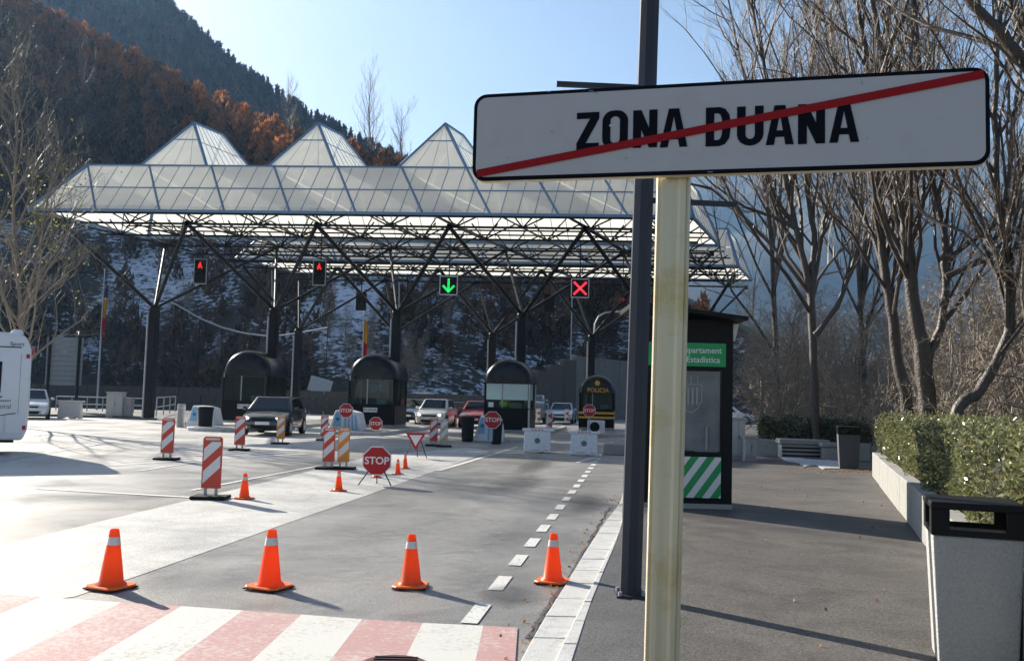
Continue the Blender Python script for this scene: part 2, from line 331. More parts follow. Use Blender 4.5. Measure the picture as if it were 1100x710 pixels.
ROADV = Vector((math.sin(R(8.1)), math.cos(R(8.1)), 0))
PZ = .07
# kerb: road-side edge, joint and pavement-side edge
ka = [G(*p) for p in ((548, 735), (563, 706), (584.5, 667), (607, 632), (626, 600), (646, 568), (667, 541))]
kb = [G(*p, PZ) for p in ((584, 735), (598, 706), (616, 667), (636, 629), (655, 590), (668, 566))]
kc = [G(*p, PZ) for p in ((606, 735), (617, 706), (632, 655), (650, 611), (664, 578))]
def extend(l, n=70):
    d = ROADV; return l[:1] and ([l[0] - d * 4] + l + [l[-1] + d * n])
ka, kb, kc = extend(ka), extend(kb), extend(kc)
def at_y(l, y):
    for a, b in zip(l, l[1:]):
        if y <= b.y: return a.lerp(b, (y - a.y) / (b.y - a.y))
    return l[-1]
def smooth_at(l, y): return (at_y(l, y - .5) + at_y(l, y) + at_y(l, y + .5)) / 3
pv = MB(); ys = [2 + i * .5 for i in range(30)] + [18 + i * 4 for i in range(14)]
left = [smooth_at(kc, y) for y in ys]
pv.slab([(p.x, p.y) for p in left] + [(60, 70), (60, -6), (left[0].x, -6)], -.05, PZ)
pave = pv.build('pavement', m_pave); tag(pave, kind='structure')
fp = [G(*p) for p in ((-160, 446), (60, 447.5), (120, 449), (168, 451.5), (212, 459), (236, 452), (262, 446), (300, 441.5), (330, 440), (330, 437), (-160, 437))]
m = MB(); fl_ = [(p.x, p.y) for p in fp]
if sum(a[0] * b[1] - b[0] * a[1] for a, b in zip(fl_, fl_[1:] + fl_[:1])) < 0: fl_.reverse()
m.slab(fl_, -.05, .13); tag(m.build('far_pavement', m_newpave_shade), kind='structure')  # dark colour stands in for the hill's shade on this pavement
# dark strip of newer asphalt along the kerb
strip = [smooth_at(kc, y) + Vector((.004, 0, 0)) for y in ys[:26]]
poly_sheet('asphalt_strip', [(p.x, p.y) for p in strip] + [(p.x + .62 + .05 * math.sin(p.y * 3), p.y) for p in reversed(strip)], PZ + .004, m_newpave_shade)
kerb = bpy.data.objects.new('kerb', None); col.objects.link(kerb); tag(kerb, kind='structure')
y = 3.2; i = 0
while y < 40:
    ln = .62 if y < 20 else 1.2
    for (A, B, z1, nm) in ((ka, kb, .03, 'gutter_stone'), (kb, kc, PZ + .006, 'kerb_stone')):
        off = .3 if nm == 'kerb_stone' else 0
        y0, y1 = y + off + .006, y + off + ln - .006
        a0, a1, b0, b1 = smooth_at(A, y0), smooth_at(A, y1), smooth_at(B, y0), smooth_at(B, y1)
        b0 = b0.lerp(a0, .012); b1 = b1.lerp(a1, .012)
        zz = z1 + random.uniform(-.003, .003)
        m = MB(); m.slab([(a0.x, a0.y), (b0.x, b0.y), (b1.x, b1.y), (a1.x, a1.y)], -.04, zz); m.build(nm, m_kerb, kerb, bevel=.006, seg=1)
    y += ln; i += 1

# pale concrete apron to the left, worn lighter than the asphalt
apron = [G(*p) for p in ((-60, 660), (80, 641), (150, 618), (300, 565), (400, 530), (470, 505), (527, 485), (505, 481), (440, 486), (395, 491), (345, 503), (280, 519), (209, 536), (100, 562), (0, 587), (-120, 616))]
poly_sheet('concrete_apron', [(p.x, p.y) for p in apron], .004, m_conc)
# crossing
top = [(-60, 634), (-10, 638), (45, 642), (130, 648), (195, 652), (261, 656.5), (324, 661), (389, 666), (454, 670), (519, 673), (556, 675)]
D = Vector((-.025, -1, 0)); cr = bpy.data.objects.new('crossing', None); col.objects.link(cr); tag(cr, kind='structure')
for k in range(len(top) - 1):
    a, b = G(*top[k]), G(*top[k + 1])
    q = [a, b, b + D * 4.6, a + D * 4.6]; g = 0
    poly_sheet('painted_stripe', [(p.x + (g if j in (0, 3) else -g), p.y) for j, p in enumerate(q)], .009, m_pink if k % 2 else m_whiteS, cr)
for _k, ox in enumerate((-4.0, -3.55, -3.1)):
    a = G(-60, 634) + Vector((-(_k + 1) * .45, .03, 0)); poly_sheet('painted_stripe', [(a.x, a.y), (a.x + .44, a.y), (a.x + .44 + D.x * 4.6, a.y - 4.6), (a.x + D.x * 4.6, a.y - 4.6)], .009, m_pink if _k % 2 == 0 else m_whiteS, cr)
# painted lines
lines = bpy.data.objects.new('road_markings', None); col.objects.link(lines); tag(lines, kind='structure')
def pline(p, q, w, name='painted_line', z=.008, mat=None):
    p, q = Vector((p[0], p[1], 0)), Vector((q[0], q[1], 0)); d = (q - p).normalized(); s = Vector((-d.y, d.x, 0)) * w / 2
    poly_sheet(name, [(v.x, v.y) for v in (p - s, q - s, q + s, p + s)], z, mat or m_white, lines)
st = G(503.5, 670)
for k in range(26):
    if k < 26: pline(st + ROADV * (1.18 * k), st + ROADV * (1.18 * k + .62), .125, 'painted_dash')
pline(G(470, 506), G(556, 480), .14); pline(G(39, 525), G(207, 534.5), .14); pline(G(205, 527), G(345, 500), .1)
pline(G(150, 506), G(330, 478), .12); pline(G(290, 490), G(430, 482), .12); pline(G(620, 497), G(668, 482), .12); pline(G(520, 488), G(650, 484), .14); pline(G(-40, 502), G(150, 470), .14)
for k in range(8):
    yy = 500 - k * 3.2; pline(G(118 + k * 12, yy), G(330 - k * 3, yy - 13 + k * 1.2), .22, 'hatch_stripe', .006)
for k in range(7):
    yy = 487 - k * 2.2; pline(G(400 + 5 * k, yy), G(500 + 6 * k, yy + 1.5), .2, 'hatch_stripe', .006)
def stain_mat(name, c, amount):
    m, t, b = new_mat(name); N = t.nodes; L = t.links; b.inputs['Base Color'].default_value = (*c, 1); b.inputs['Roughness'].default_value = .45
    tc = N.new('ShaderNodeTexCoord'); mp = N.new('ShaderNodeVectorMath'); mp.operation = 'SUBTRACT'; mp.inputs[1].default_value = (.5, .5, 0); L.new(tc.outputs['Generated'], mp.inputs[0])
    ml = N.new('ShaderNodeVectorMath'); ml.operation = 'MULTIPLY'; ml.inputs[1].default_value = (1, 1, 0); L.new(mp.outputs[0], ml.inputs[0]); ln = N.new('ShaderNodeVectorMath'); ln.operation = 'LENGTH'; L.new(ml.outputs[0], ln.inputs[0])
    nz = N.new('ShaderNodeTexNoise'); nz.inputs['Scale'].default_value = 5; nz.inputs['Detail'].default_value = 8; nz.inputs['Roughness'].default_value = .7; L.new(tc.outputs['Object'], nz.inputs['Vector'])
    a = N.new('ShaderNodeMath'); a.operation = 'MULTIPLY_ADD'; a.inputs[1].default_value = -1.7; L.new(ln.outputs['Value'], a.inputs[0]); L.new(nz.outputs['Fac'], a.inputs[2])
    mr = N.new('ShaderNodeMapRange'); mr.inputs['From Min'].default_value = -.12; mr.inputs['From Max'].default_value = .32; mr.inputs['To Max'].default_value = amount; L.new(a.outputs[0], mr.inputs['Value'])
    tp = N.new('ShaderNodeBsdfTransparent'); mx = N.new('ShaderNodeMixShader'); L.new(mr.outputs[0], mx.inputs[0]); L.new(tp.outputs[0], mx.inputs[1]); L.new(b.outputs[0], mx.inputs[2]); L.new(mx.outputs[0], N['Material Output'].inputs['Surface']); return m
m_stain = stain_mat('oil stain', (.075, .075, .077), .5); m_salt = stain_mat('dried salt', (.40, .39, .37), .4); m_tar = asphalt('tarry asphalt', (.085, .085, .088), .2, .4)
def blotch(px, py, rx, ry, mat, name, z):
    c = G(px, py); o = poly_sheet(name, [(-rx, -ry), (rx, -ry), (rx, ry), (-rx, ry)], 0, mat, lines); o.location = (c.x, c.y, z); o.rotation_euler = (0, 0, -R(8))
for k, (px, py, rx, ry, mt, nm) in enumerate(((362, 652, .4, .4, m_salt, 'salt_patch'), (450, 612, 1.0, 1.6, m_salt, 'salt_patch'), (490, 575, .8, 2.2, m_salt, 'salt_patch'), (430, 560, 1.1, 2.4, m_salt, 'salt_patch'), (330, 610, 1.0, 1.2, m_salt, 'salt_patch'), (556, 519, .8, 3.4, m_stain, 'oil_stain'), (575, 500, .6, 4.5, m_stain, 'oil_stain'), (545, 640, .4, .7, m_stain, 'oil_stain'), (630, 540, .5, 2.4, m_stain, 'oil_stain'))): blotch(px, py, rx, ry, mt, nm, .0105 + .0008 * k)
sm = [(566, 686), (588, 655), (604, 630), (622, 603), (633, 583), (645, 562), (654, 545)]
for a, b in zip(sm, sm[1:]):
    pa, pb = G(*a), G(*b)
    for k in range(4): q0 = pa.lerp(pb, k / 4) + Vector((random.uniform(-.02, .02), 0, 0)); q1 = pa.lerp(pb, (k + 1) / 4) + Vector((random.uniform(-.02, .02), 0, 0)); pline(q0, q1, random.uniform(.02, .05), 'tar_seam', .006, m_tar)
# drain cover at the bottom of the frame
g = G(423, 717); dc = MB(); dc.lathe([(.20, 0), (.20, .014), (.185, .018), (.0, .018)], 28)
t = thing('drain_cover', 'round dark red drain cover set in the red and white crossing', 'drain cover', (g.x, g.y, .008)); dc.build('lid', pm('rusty iron', (.10, .03, .03), .6, .4), t)
r = MB(); [r.box((0, (k - 2.5) * .05, .021), (.26, .012, .006)) for k in range(6)]; r.build('rib', m_black, t)

# ------------------------------------------------------------------ hills
def noise2(x, y, s=0):
    v = 0; a = 1; f = 1
    for o in range(4):
        v += a * math.sin(x * f * 1.3 + s + o * 1.7 + 1.9 * math.sin(y * f * .9 + o + s)) * math.cos(y * f * 1.1 - s * .7 + o * 2.3); a *= .5; f *= 2.1
    return v
def interp(tab, x):
    for (a, b), (c, d) in zip(tab, tab[1:]):
        if x <= c: return b + (d - b) * max(0, x - a) / (c - a)
    return tab[-1][1]
RIDGE = [(-900, 60), (-500, 0), (-300, -30), (-100, -40), (0, 8), (60, 40), (140, 82), (200, 122), (290, 168), (340, 186), (430, 220), (520, 245), (600, 278), (700, 312), (780, 345), (860, 385), (960, 428), (1100, 440)]
def hill_pt(px, t):
    zb = 92 + 6 * math.sin(px * .012); yr = interp(RIDGE, px); H = HZ(px); e = (H - yr) / 1000
    sl = .66; zr = min((1.6 + sl * zb) / max(sl - e, .15), 420); zr = max(zr, zb + 4)
    r = P(px, yr, zr); b = P(px, H, zb); b.z = 0
    if t <= 1:
        p = b.lerp(r, t); n = noise2(p.x * .05, p.y * .05) * 1.6 * math.sin(math.pi * min(1, t * 1.0)) if t > 0 else 0
        p.z += n * min(1, (r.z) / 30); return p
    p = r.copy(); d = Vector((r.x, r.y, 0)).normalized() * (t - 1) * 160; p += d; p.z = r.z * (1 - (t - 1) * .9) - 1; return p
NX, NT = 150, 46
hv = []; hs = []
for i in range(NX + 1):
    px = -900 + 2000 * i / NX
    for j in range(NT + 1):
        t = j / 40 if j <= 40 else 1 + (j - 40) / 6; p = hill_pt(px, t); hv.append(tuple(p))
        hs.append(max(-.5, min(.0, .0 - max(0, p.z - 26) * .03)) if p.z > .6 else -.05)
        k_ = max(0, min(1, (px - 230) / 200)); hs[-1] += .03 * k_ - (1 - k_) * max(0, min(.10, (6 - p.z) * .04))
hf = [(i * (NT + 1) + j, (i + 1) * (NT + 1) + j, (i + 1) * (NT + 1) + j + 1, i * (NT + 1) + j + 1) for i in range(NX) for j in range(NT)]
me = bpy.data.meshes.new('hillside'); me.from_pydata(hv, [], hf); me.materials.append(terrain_mat('hillside earth', (.02, .017, .013), (.05, .038, .027), (.66, .69, .77), .862, .05))
ca = me.color_attributes.new('Snow', 'FLOAT_COLOR', 'POINT'); ca.data.foreach_set('color', [c for s in hs for c in (s, s, s, 1)])
me.polygons.foreach_set('use_smooth', [True] * len(me.polygons)); tag(link('hillside', me), kind='structure')
# mountains
def mountain(name, tab, z0, zr, mat, seed, amp):
    vs = []; n = 120; m = 24
    x0, x1 = tab[0][0], tab[-1][0]
    for i in range(n + 1):
        px = x0 + (x1 - x0) * i / n
        r = P(px, interp(tab, px), zr); b = P(px, HZ(px), z0); b.z = -2
        for j in range(m + 1):
            t = j / (m - 4) if j <= m - 4 else 1
            p = b.lerp(r, t)
            if j > m - 4: p = r + Vector((r.x, r.y, 0)).normalized() * (j - m + 4) * 150; p.z -= (j - m + 4) * 90
            k = amp * (1 if j else 0) * math.sin(math.pi * min(1, t * .93)); p.z += noise2(p.x * .006, p.y * .006, seed) * k; vs.append(tuple(p))
    me = bpy.data.meshes.new(name); me.from_pydata(vs, [], [(i * (m + 1) + j, (i + 1) * (m + 1) + j, (i + 1) * (m + 1) + j + 1, i * (m + 1) + j + 1) for i in range(n) for j in range(m)])
    me.materials.append(mat); me.polygons.foreach_set('use_smooth', [True] * len(me.polygons)); return tag(link(name, me), kind='structure')
FAR = [(-300, -160), (60, -90), (120, -42), (172, 2), (215, 38), (260, 78), (330, 124), (380, 152), (430, 175), (500, 215), (600, 260), (700, 300), (800, 350), (950, 425)]
far_mat = terrain_mat('wooded mountain', (.03, .035, .025), (.07, .06, .04), scale=.02)
mountain('wooded_ridge', FAR, 420, 820, far_mat, 2.0, 9)
BLUE = [(480, 330), (600, 235), (680, 185), (740, 165), (800, 158), (880, 150), (960, 160), (1060, 150), (1200, 120), (1500, 130), (1900, 200)]
mountain('blue_mountain', BLUE, 1300, 2700, terrain_mat('mountain rock', (.022, .03, .028), (.05, .05, .045), (.6, .64, .7), 1.10, .003), 5.0, 26)

# ------------------------------------------------------------------ woods on the hills (one mass each)
rng = np.random.default_rng(11)
def cards_object(name, pts, size, cols, mat, parent=None, stretch=1.0, tri=False, upright=0.0):
    n = len(pts); pts = np.asarray(pts, dtype=np.float64); size = np.broadcast_to(size, (n,))
    a = rng.normal(size=(n, 3)); a[:, 2] *= 1 - upright; a /= np.linalg.norm(a, axis=1)[:, None]
    b = rng.normal(size=(n, 3)); b[:, 2] += upright * 3; b -= a * (a * b).sum(1)[:, None]; b /= np.linalg.norm(b, axis=1)[:, None]
    a = a * size[:, None]; b = b * size[:, None] * stretch
    if tri: q = np.stack([pts - a * .5, pts + a * .5, pts + b], 1); k = 3
    else: q = np.stack([pts - b * .5, pts + a * .28, pts + b * .5, pts - a * .28], 1); k = 4
    me = bpy.data.meshes.new(name); me.vertices.add(n * k); me.vertices.foreach_set('co', q.reshape(-1).astype(np.float32)); me.loops.add(n * k); me.loops.foreach_set('vertex_index', np.arange(n * k, dtype=np.int32))
    me.polygons.add(n); me.polygons.foreach_set('loop_start', np.arange(0, n * k, k, dtype=np.int32)); me.update(calc_edges=True)
    ca = me.color_attributes.new('Col', 'FLOAT_COLOR', 'POINT'); c4 = np.ones((n, k, 4)); c4[:, :, :3] = np.asarray(cols)[:, None, :]; ca.data.foreach_set('color', c4.reshape(-1).astype(np.float32))
    me.materials.append(mat); return link(name, me, parent)
def wood(name, spots, mat, hlo, hhi, per, csize, palette, cone, label):
    P_, C_, S_ = [], [], []
    for s in spots:
        h = random.uniform(hlo, hhi); n = per; z = rng.random(n)
        if cone: rad = h * .2 * (1 - z) + .05; ang = rng.random(n) * 6.283; rr = rad * np.sqrt(rng.random(n)); zz = h * (.05 + .95 * z)
        else: rad = h * random.uniform(.17, .28) * np.sqrt(np.clip(1 - (2 * z - 1) ** 2, .05, 1)) * np.where(z > .5, 1.25 - .5 * z, 1); ang = rng.random(n) * 6.283; rr = rad * np.sqrt(rng.random(n)); zz = h * (.15 + .9 * z)
        lob = 1 + .35 * np.sin(ang * 3 + s[0]) * np.sin(z * 7 + s[1])
        P_.append(np.stack([s[0] + rr * lob * np.cos(ang), s[1] + rr * lob * np.sin(ang), s[2] + zz], 1))
        c = np.array(palette(s)); C_.append(c[None] * rng.uniform(.65, 1.35, (n, 1))); S_.append(np.full(n, csize * h / hhi) * rng.uniform(.6, 1.3, n))
    o = cards_object(name, np.concatenate(P_), np.concatenate(S_), np.concatenate(C_), mat, upright=.65, stretch=2.0, tri=not cone); o['kind'] = 'stuff'; o['label'] = label; return o
spots = []; top_sp = []
for k in range(2900):
    px = random.uniform(-420, 760); t = random.uniform(.06, 1.0) ** .8
    p = hill_pt(px, t)
    if px > 330 and t < .35 and random.random() < .6: continue
    if p.z < 24 and random.random() < .8: continue
    spots.append((p.x, p.y, p.z - (.4 if p.z > 22 else 3.0), t))
for k in range(420):
    px = random.uniform(-300, 700); p = hill_pt(px, random.uniform(.94, 1.0)); spots.append((p.x, p.y, p.z - .4, 1.0))
for k in range(80):
    px = random.uniform(-80, 330); p = hill_pt(px, random.uniform(.01, .10)); spots.append((p.x, p.y, p.z - 3.2, .1))
def pal(s):
    q = random.random()
    if s[3] > .84: return (.42, .165, .055) if q < .5 else ((.28, .13, .06) if q < .85 else (.12, .09, .06))
    if s[3] > .55 and q < .45: return (.25, .115, .055)
    return random.choice([(.11, .072, .05), (.08, .056, .042), (.14, .09, .062), (.055, .05, .036)])
wood('hillside_wood', spots, m_wood, 3.8, 7.4, 230, .46, pal, False, 'brown and orange autumn wood covering the near hillside')
fs = []
def far_pt(px, t):
    r = P(px, interp(FAR, px), 820); b = P(px, HZ(px), 420); b.z = -2; p = b.lerp(r, t); p.z += noise2(p.x * .006, p.y * .006, 2.0) * 9 * math.sin(math.pi * min(1, t * .93)); return p
for k in range(3600):
    px = random.uniform(20, 700); t = random.uniform(.35, 1.0); p = far_pt(px, t); fs.append((p.x, p.y, p.z - 1, t))
for k in range(700):
    px = random.uniform(60, 640); p = far_pt(px, random.uniform(.985, 1.0)); fs.append((p.x, p.y, p.z - 1, 1))
def palf(s):
    return random.choice([(.03, .045, .028), (.04, .05, .03), (.05, .055, .032), (.16, .08, .04) if s[3] < .9 else (.04, .05, .03)])
wood('far_wood', fs, m_pine, 6, 12, 40, 3.2, palf, True, 'dark pine wood on the far ridge')

# ------------------------------------------------------------------ bare trees
def rot_about(v, axis, a): return Matrix.Rotation(a, 3, axis) @ v
class Tree:
    def __init__(s, seed): s.t = MB(); s.c = MB(); s.rd = random.Random(seed)
    def branch(s, p, d, L, r, lev, maxlev, up=.25, kidn=(9, 6, 4), ang=(28, 58), wig=.16):
        rd = s.rd; n = 5 if lev <= 1 else (4 if lev == 2 else 3); pts = [p.copy()]; dirs = [d.copy()]
        for i in range(n):
            d = (d + Vector((rd.gauss(0, wig), rd.gauss(0, wig), rd.gauss(0, wig) + up * .3))).normalized(); p = p + d * (L / n); pts.append(p.copy()); dirs.append(d.copy())
        rad = [max(r * (1 - .8 * i / n), .0044) for i in range(n + 1)]
        (s.t if lev <= 1 else s.c).tube(pts, rad, 6 if lev <= 1 else 3, cap=False)
        s.kids(pts, rad, L, lev, maxlev, up, kidn, ang, wig)
    def kids(s, pts, rad, L, lev, maxlev, up, kidn, ang, wig, start=.2):
        if lev >= maxlev: return
        rd = s.rd; n = kidn[min(lev, len(kidn) - 1)]; N = len(pts) - 1
        for k in range(n):
            f = start + (1 - start) * (k + rd.random()) / n; i = min(int(f * N), N - 1); u = f * N - i
            p = pts[i].lerp(pts[i + 1], u); d = (pts[i + 1] - pts[i]).normalized(); rr = rad[i] * (1 - u) + rad[i + 1] * u
            ax = d.orthogonal(); ax.rotate(Matrix.Rotation(rd.uniform(0, 6.283), 3, d)); nd = rot_about(d, ax, R(rd.uniform(*ang)))
            nd = (nd + Vector((0, 0, up))).normalized(); l2 = L * rd.uniform(.28, .5) * (1.15 - .6 * f)
            s.branch(p, nd, l2, min(rr * .62, l2 * .0105 + .0022), lev + 1, maxlev, up, kidn, ang, wig)
    def stem(s, pts, rad, maxlev=3, kidn=(18, 7, 5), start=.3, up=.32, n=9, ang=(20, 48), L=None, wig=.16):
        # smooth the given polyline
        q = [];
        for i in range(len(pts) - 1):
            p0 = pts[max(i - 1, 0)]; p1 = pts[i]; p2 = pts[i + 1]; p3 = pts[min(i + 2, len(pts) - 1)]
            for k in range(4):
                t = k / 4; q.append(.5 * ((2 * p1) + (p2 - p0) * t + (2 * p0 - 5 * p1 + 4 * p2 - p3) * t * t + (3 * p1 - p0 - 3 * p2 + p3) * t ** 3))
        q.append(pts[-1].copy()); m = len(q) - 1; j = Vector((0, 0, 0))
        q = [p + Vector((s.rd.gauss(0, .012), s.rd.gauss(0, .012), 0)) for p in q]
        rr = [rad[0] + (rad[1] - rad[0]) * (i / m) for i in range(m + 1)]
        if pts[0].z < 1: rr[0] *= 1.35
        i0 = len(s.t.v); s.t.tube(q, rr, n, cap=True)
        for i in range(i0, len(s.t.v)):
            v = Vector(s.t.v[i]); c_ = q[min((i - i0) // n, m)]; s.t.v[i] = tuple(c_ + (v - c_) * s.rd.uniform(.88, 1.12))
        tot = L or sum((b - a).length for a, b in zip(q, q[1:]))
        s.kids(q, rr, tot, 0, maxlev, up, kidn, ang, wig, start)
    def build(s, name, label, base, mt, mc, group=None):
        root = thing(name, label, 'tree', base, 0, group); b = Vector(base)
        for mb in (s.t, s.c): mb.v = [(x - b.x, y - b.y, z - b.z) for x, y, z in mb.v]
        s.t.build('trunk', mt, root, smooth=60)
        if s.c.v: s.c.build('crown', mc, root)
        return root
def pxs(l, Y, lean=0): return [P(x, y, Y + lean * i) for i, (x, y) in enumerate(l)]
def grounded(l):
    b = l[0].copy(); b.z = 0; return [b] + l
# the big group behind the hedge
t1 = Tree(1); L1 = pxs([(974, 440), (963, 377), (957, 330), (949, 279), (941, 200), (934, 100), (921, 0), (905, -90)], 19)
t1.stem(grounded(L1), (.14, .035), 3, (36, 10, 7), .34)
t1.build('bare_tree', 'bare tree with straight dark trunk left of the thickest trunk behind the hedge', (L1[0].x, L1[0].y, 0), m_bark, m_twig)
t2 = Tree(2); L2 = pxs([(997, 440), (989, 369), (981, 318), (975, 251), (968, 190), (958, 100), (940, 20), (925, -90)], 18)
t2.stem(grounded(L2), (.19, .04), 3, (34, 10, 7), .36)
L2b = pxs([(994, 410), (1000, 377), (1012, 346), (1016, 298), (1012, 239), (1000, 180), (990, 90), (978, -20), (970, -90)], 18); t2.stem(L2b, (.09, .04), 3, (22, 8, 5), .2)
L2c = pxs([(1016, 297), (1036, 288), (1060, 274), (1075, 243), (1083, 200), (1090, 120), (1100, 30), (1100, -60)], 17.8, -.1); t2.stem(L2c, (.065, .03), 3, (18, 7, 5), .15)
L2d = pxs([(1014, 285), (1040, 262), (1066, 245), (1090, 215), (1120, 180)], 18.1, -.15); t2.stem(L2d, (.06, .015), 3, (12, 7, 4), .15)
t2.build('bare_tree', 'thickest bare tree behind the hedge with its trunk forking low into rising limbs', (L2[0].x, L2[0].y, 0), m_bark, m_twig)
t3 = Tree(3); L3 = pxs([(1004, 455), (1030, 438), (1052, 421), (1075, 377), (1087, 338), (1083, 279), (1071, 200), (1068, 100), (1075, 0), (1080, -80)], 15.5)
b3 = L3[0].copy(); b3.z = .3; t3.stem([b3] + L3[1:], (.11, .03), 3, (30, 9, 6), .3)
t3.build('leaning_tree', 'bare tree whose dark trunk leans low to the right before rising', (L3[0].x, L3[0].y, 0), m_bark, m_twig)
t4 = Tree(4); L4 = pxs([(876, 455), (873, 370), (870, 310), (856, 251), (845, 200), (832, 120), (812, 30), (800, -60)], 28)
t4.stem(grounded(L4), (.15, .035), 3, (36, 10, 7), .3)
L4b = pxs([(872, 315), (874, 251), (866, 195), (868, 100), (880, 20), (885, -60)], 28); t4.stem(L4b, (.10, .03), 3, (18, 7, 5), .1)
L4c = pxs([(876, 360), (898, 330), (912, 295), (922, 255), (924, 180), (915, 90)], 27.5); t4.stem(L4c, (.09, .02), 3, (15, 7, 5), .2)
L4d = pxs([(853, 245), (830, 233), (800, 222), (775, 205), (755, 188)], 27.5); t4.stem(L4d, (.07, .015), 3, (14, 7, 5), .2)
t4.build('bare_tree', 'bare forked tree rising from the low far hedge beside the kiosk', (L4[0].x, L4[0].y, 0), m_bark, m_twig)
t5 = Tree(5); L5 = pxs([(1180, 470), (1175, 250), (1150, 130), (1100, 66), (1070, 30), (1037, -6), (1010, -60)], 11)
t5.stem(grounded(L5), (.14, .035), 3, (13, 5, 4), .3); L5b = pxs([(1150, 130), (1110, 50), (1085, 0), (1065, -60)], 11); t5.stem(L5b, (.07, .03), 3, (8, 5, 4), .1)
t5.build('bare_tree', 'bare tree leaning in over the right end of the white sign from beyond the bin', (L5[0].x, L5[0].y, 0), m_bark, m_twig)
t6 = Tree(6); L6 = pxs([(930, 440), (925, 340), (918, 230), (905, 110), (880, 0), (860, -80)], 34)
t6.stem(grounded(L6), (.12, .035), 3, (36, 10, 6), .25); L6b = pxs([(925, 330), (940, 220), (955, 110), (985, 0), (1000, -80)], 34); t6.stem(L6b, (.12, .03), 3, (24, 8, 5), .2)
t6.build('bare_tree', 'slimmer bare tree standing behind the two dark trunks with a wide fan of branches', (L6[0].x, L6[0].y, 0), m_bark, m_twig)
t7 = Tree(7); L7 = pxs([(835, 440), (832, 330), (826, 230), (810, 130), (790, 40), (775, -40)], 42)
t7.stem(grounded(L7), (.16, .03), 3, (30, 8, 6), .25, ang=(25, 50))
t7.build('bare_tree', 'farther bare tree whose fine twigs fan out against the sky left of the others', (L7[0].x, L7[0].y, 0), m_bark, m_twig)
# thicket behind
m_thick = pm('thicket twigs', (.25, .20, .15), .55, var=.4)
protos = []
for k in range(4):
    t = Tree(20 + k); h = 6.5
    for j in range(4):
        a = t.rd.uniform(0, 6.28); pts = [Vector((.12 * math.cos(a), .12 * math.sin(a), 0))]
        for q in range(4): pts.append(pts[-1] + Vector((math.cos(a) * .5 * t.rd.random() + t.rd.gauss(0, .15), math.sin(a) * .5 * t.rd.random() + t.rd.gauss(0, .15), h / 4 * t.rd.uniform(.6, 1.0))))
        t.stem(pts, (.05, .012), 3, (20, 8, 5), .06, n=5, ang=(32, 85), L=5, wig=.3, up=.16)
    protos.append(t.build('thicket_tree', 'bare many-stemmed tree in the thicket behind the hedges', (0, 0, 0), m_barkp, m_thick, 'bare thicket trees behind the hedges'))
sp = [(848, 46), (902, 52), (985, 33), (1065, 30), (965, 50), (1120, 28), (829, 33), (838, 36), (858, 40), (890, 36), (905, 33), (925, 30), (948, 27), (960, 34), (1010, 26), (1030, 22), (1050, 25), (1075, 20), (1095, 23), (1120, 19), (1150, 24), (825, 50), (870, 55), (915, 48), (1000, 45), (1055, 40), (1100, 36), (850, 70), (940, 60), (1020, 60), (1090, 55), (1040, 17.5), (1140, 16)]
for k, (px, Y) in enumerate(sp):
    p = P(px, 430, Y); s = random.uniform(.8, 1.1) * (.85 if Y < 32 else (1.0 if Y < 45 else 1.25))
    o = protos[k] if k < 4 else copy_tree(protos[k % 4]); o.location = (p.x, p.y, -.05); o.rotation_euler = (0, 0, random.uniform(0, 6.28)); o.scale = (s, s, s * random.uniform(.9, 1.1))
for k in range(34):
    px = random.uniform(120, 640); t_ = random.uniform(.05, .5); p = hill_pt(px, t_); s = random.uniform(.55, 1.0)
    o = copy_tree(protos[k % 4]); o['label'] = 'small bare tree on the snowy bank behind the canopies'; o['group'] = 'bare trees on the snowy bank'; o.name = 'bank_tree'; o.location = (p.x, p.y, p.z - .1); o.rotation_euler = (0, 0, random.uniform(0, 6.28)); o.scale = (s * .7, s * .7, s)
# left bare tree by the camper
t8 = Tree(8); L8 = pxs([(20, 420), (22, 330), (14, 240), (18, 150), (12, 90)], 36)
t8.stem(grounded(L8), (.11, .02), 3, (40, 9, 6), .2, ang=(35, 70)); L8b = pxs([(20, 350), (40, 280), (52, 210), (66, 160)], 36); t8.stem(L8b, (.06, .012), 3, (18, 7, 5), .2)
L8c = pxs([(18, 345), (45, 318), (75, 292), (88, 280)], 35.5); t8.stem(L8c, (.045, .012), 3, (18, 8, 6), .2)
tr8 = t8.build('roadside_tree', 'pale twigged bare tree behind the motorhome with a few yellow green leaves', (L8[0].x, L8[0].y, 0), m_barkp, pm('pale twigs', (.19, .165, .13), .55, var=.3))
n = 240; c = P(48, 215, 36); lp = np.stack([rng.normal(c.x, .9, n), rng.normal(c.y, .8, n), rng.normal(c.z - .4, 1.6, n)], 1) - np.array([L8[0].x, L8[0].y, 0])
cards_object('leaf', lp, .14, rng.uniform(.7, 1.2, (n, 1)) * np.array([[.26, .28, .04]]), m_leaf, tr8)['kind'] = 'stuff'
m_twigd = pm('dark twigs', (.06, .048, .04), .75)
# slender bare trees on the hill
for k, (px, yt, yb, lab) in enumerate(((398, 92, 200, 'tall slender bare tree above the canopy between the second and third pyramids'), (432, 128, 205, 'small bare tree above the canopy just left of the third pyramid'), (92, 62, 190, 'pale bare tree on the dark hillside left of the first pyramid'), (66, 95, 215, 'bare tree low on the hillside above the left canopy corner'), (310, 100, 185, 'thin bare tree on the hill behind the gap before the second pyramid'))):
    t = Tree(40 + k); tt = .93 if k in (0, 1, 4) else .42; b = hill_pt(px, tt); Y = b.y; a = P(px, yt, Y); pts = [b, b.lerp(a, .35) + Vector((.3, 0, 0)), b.lerp(a, .7) - Vector((.2, 0, 0)), a]
    t.stem(pts, (.13, .03), 3, (26, 8, 5), .25, ang=(22, 45), up=.45); t.build('hillside_tree', lab, tuple(b), m_bark, m_twigd)

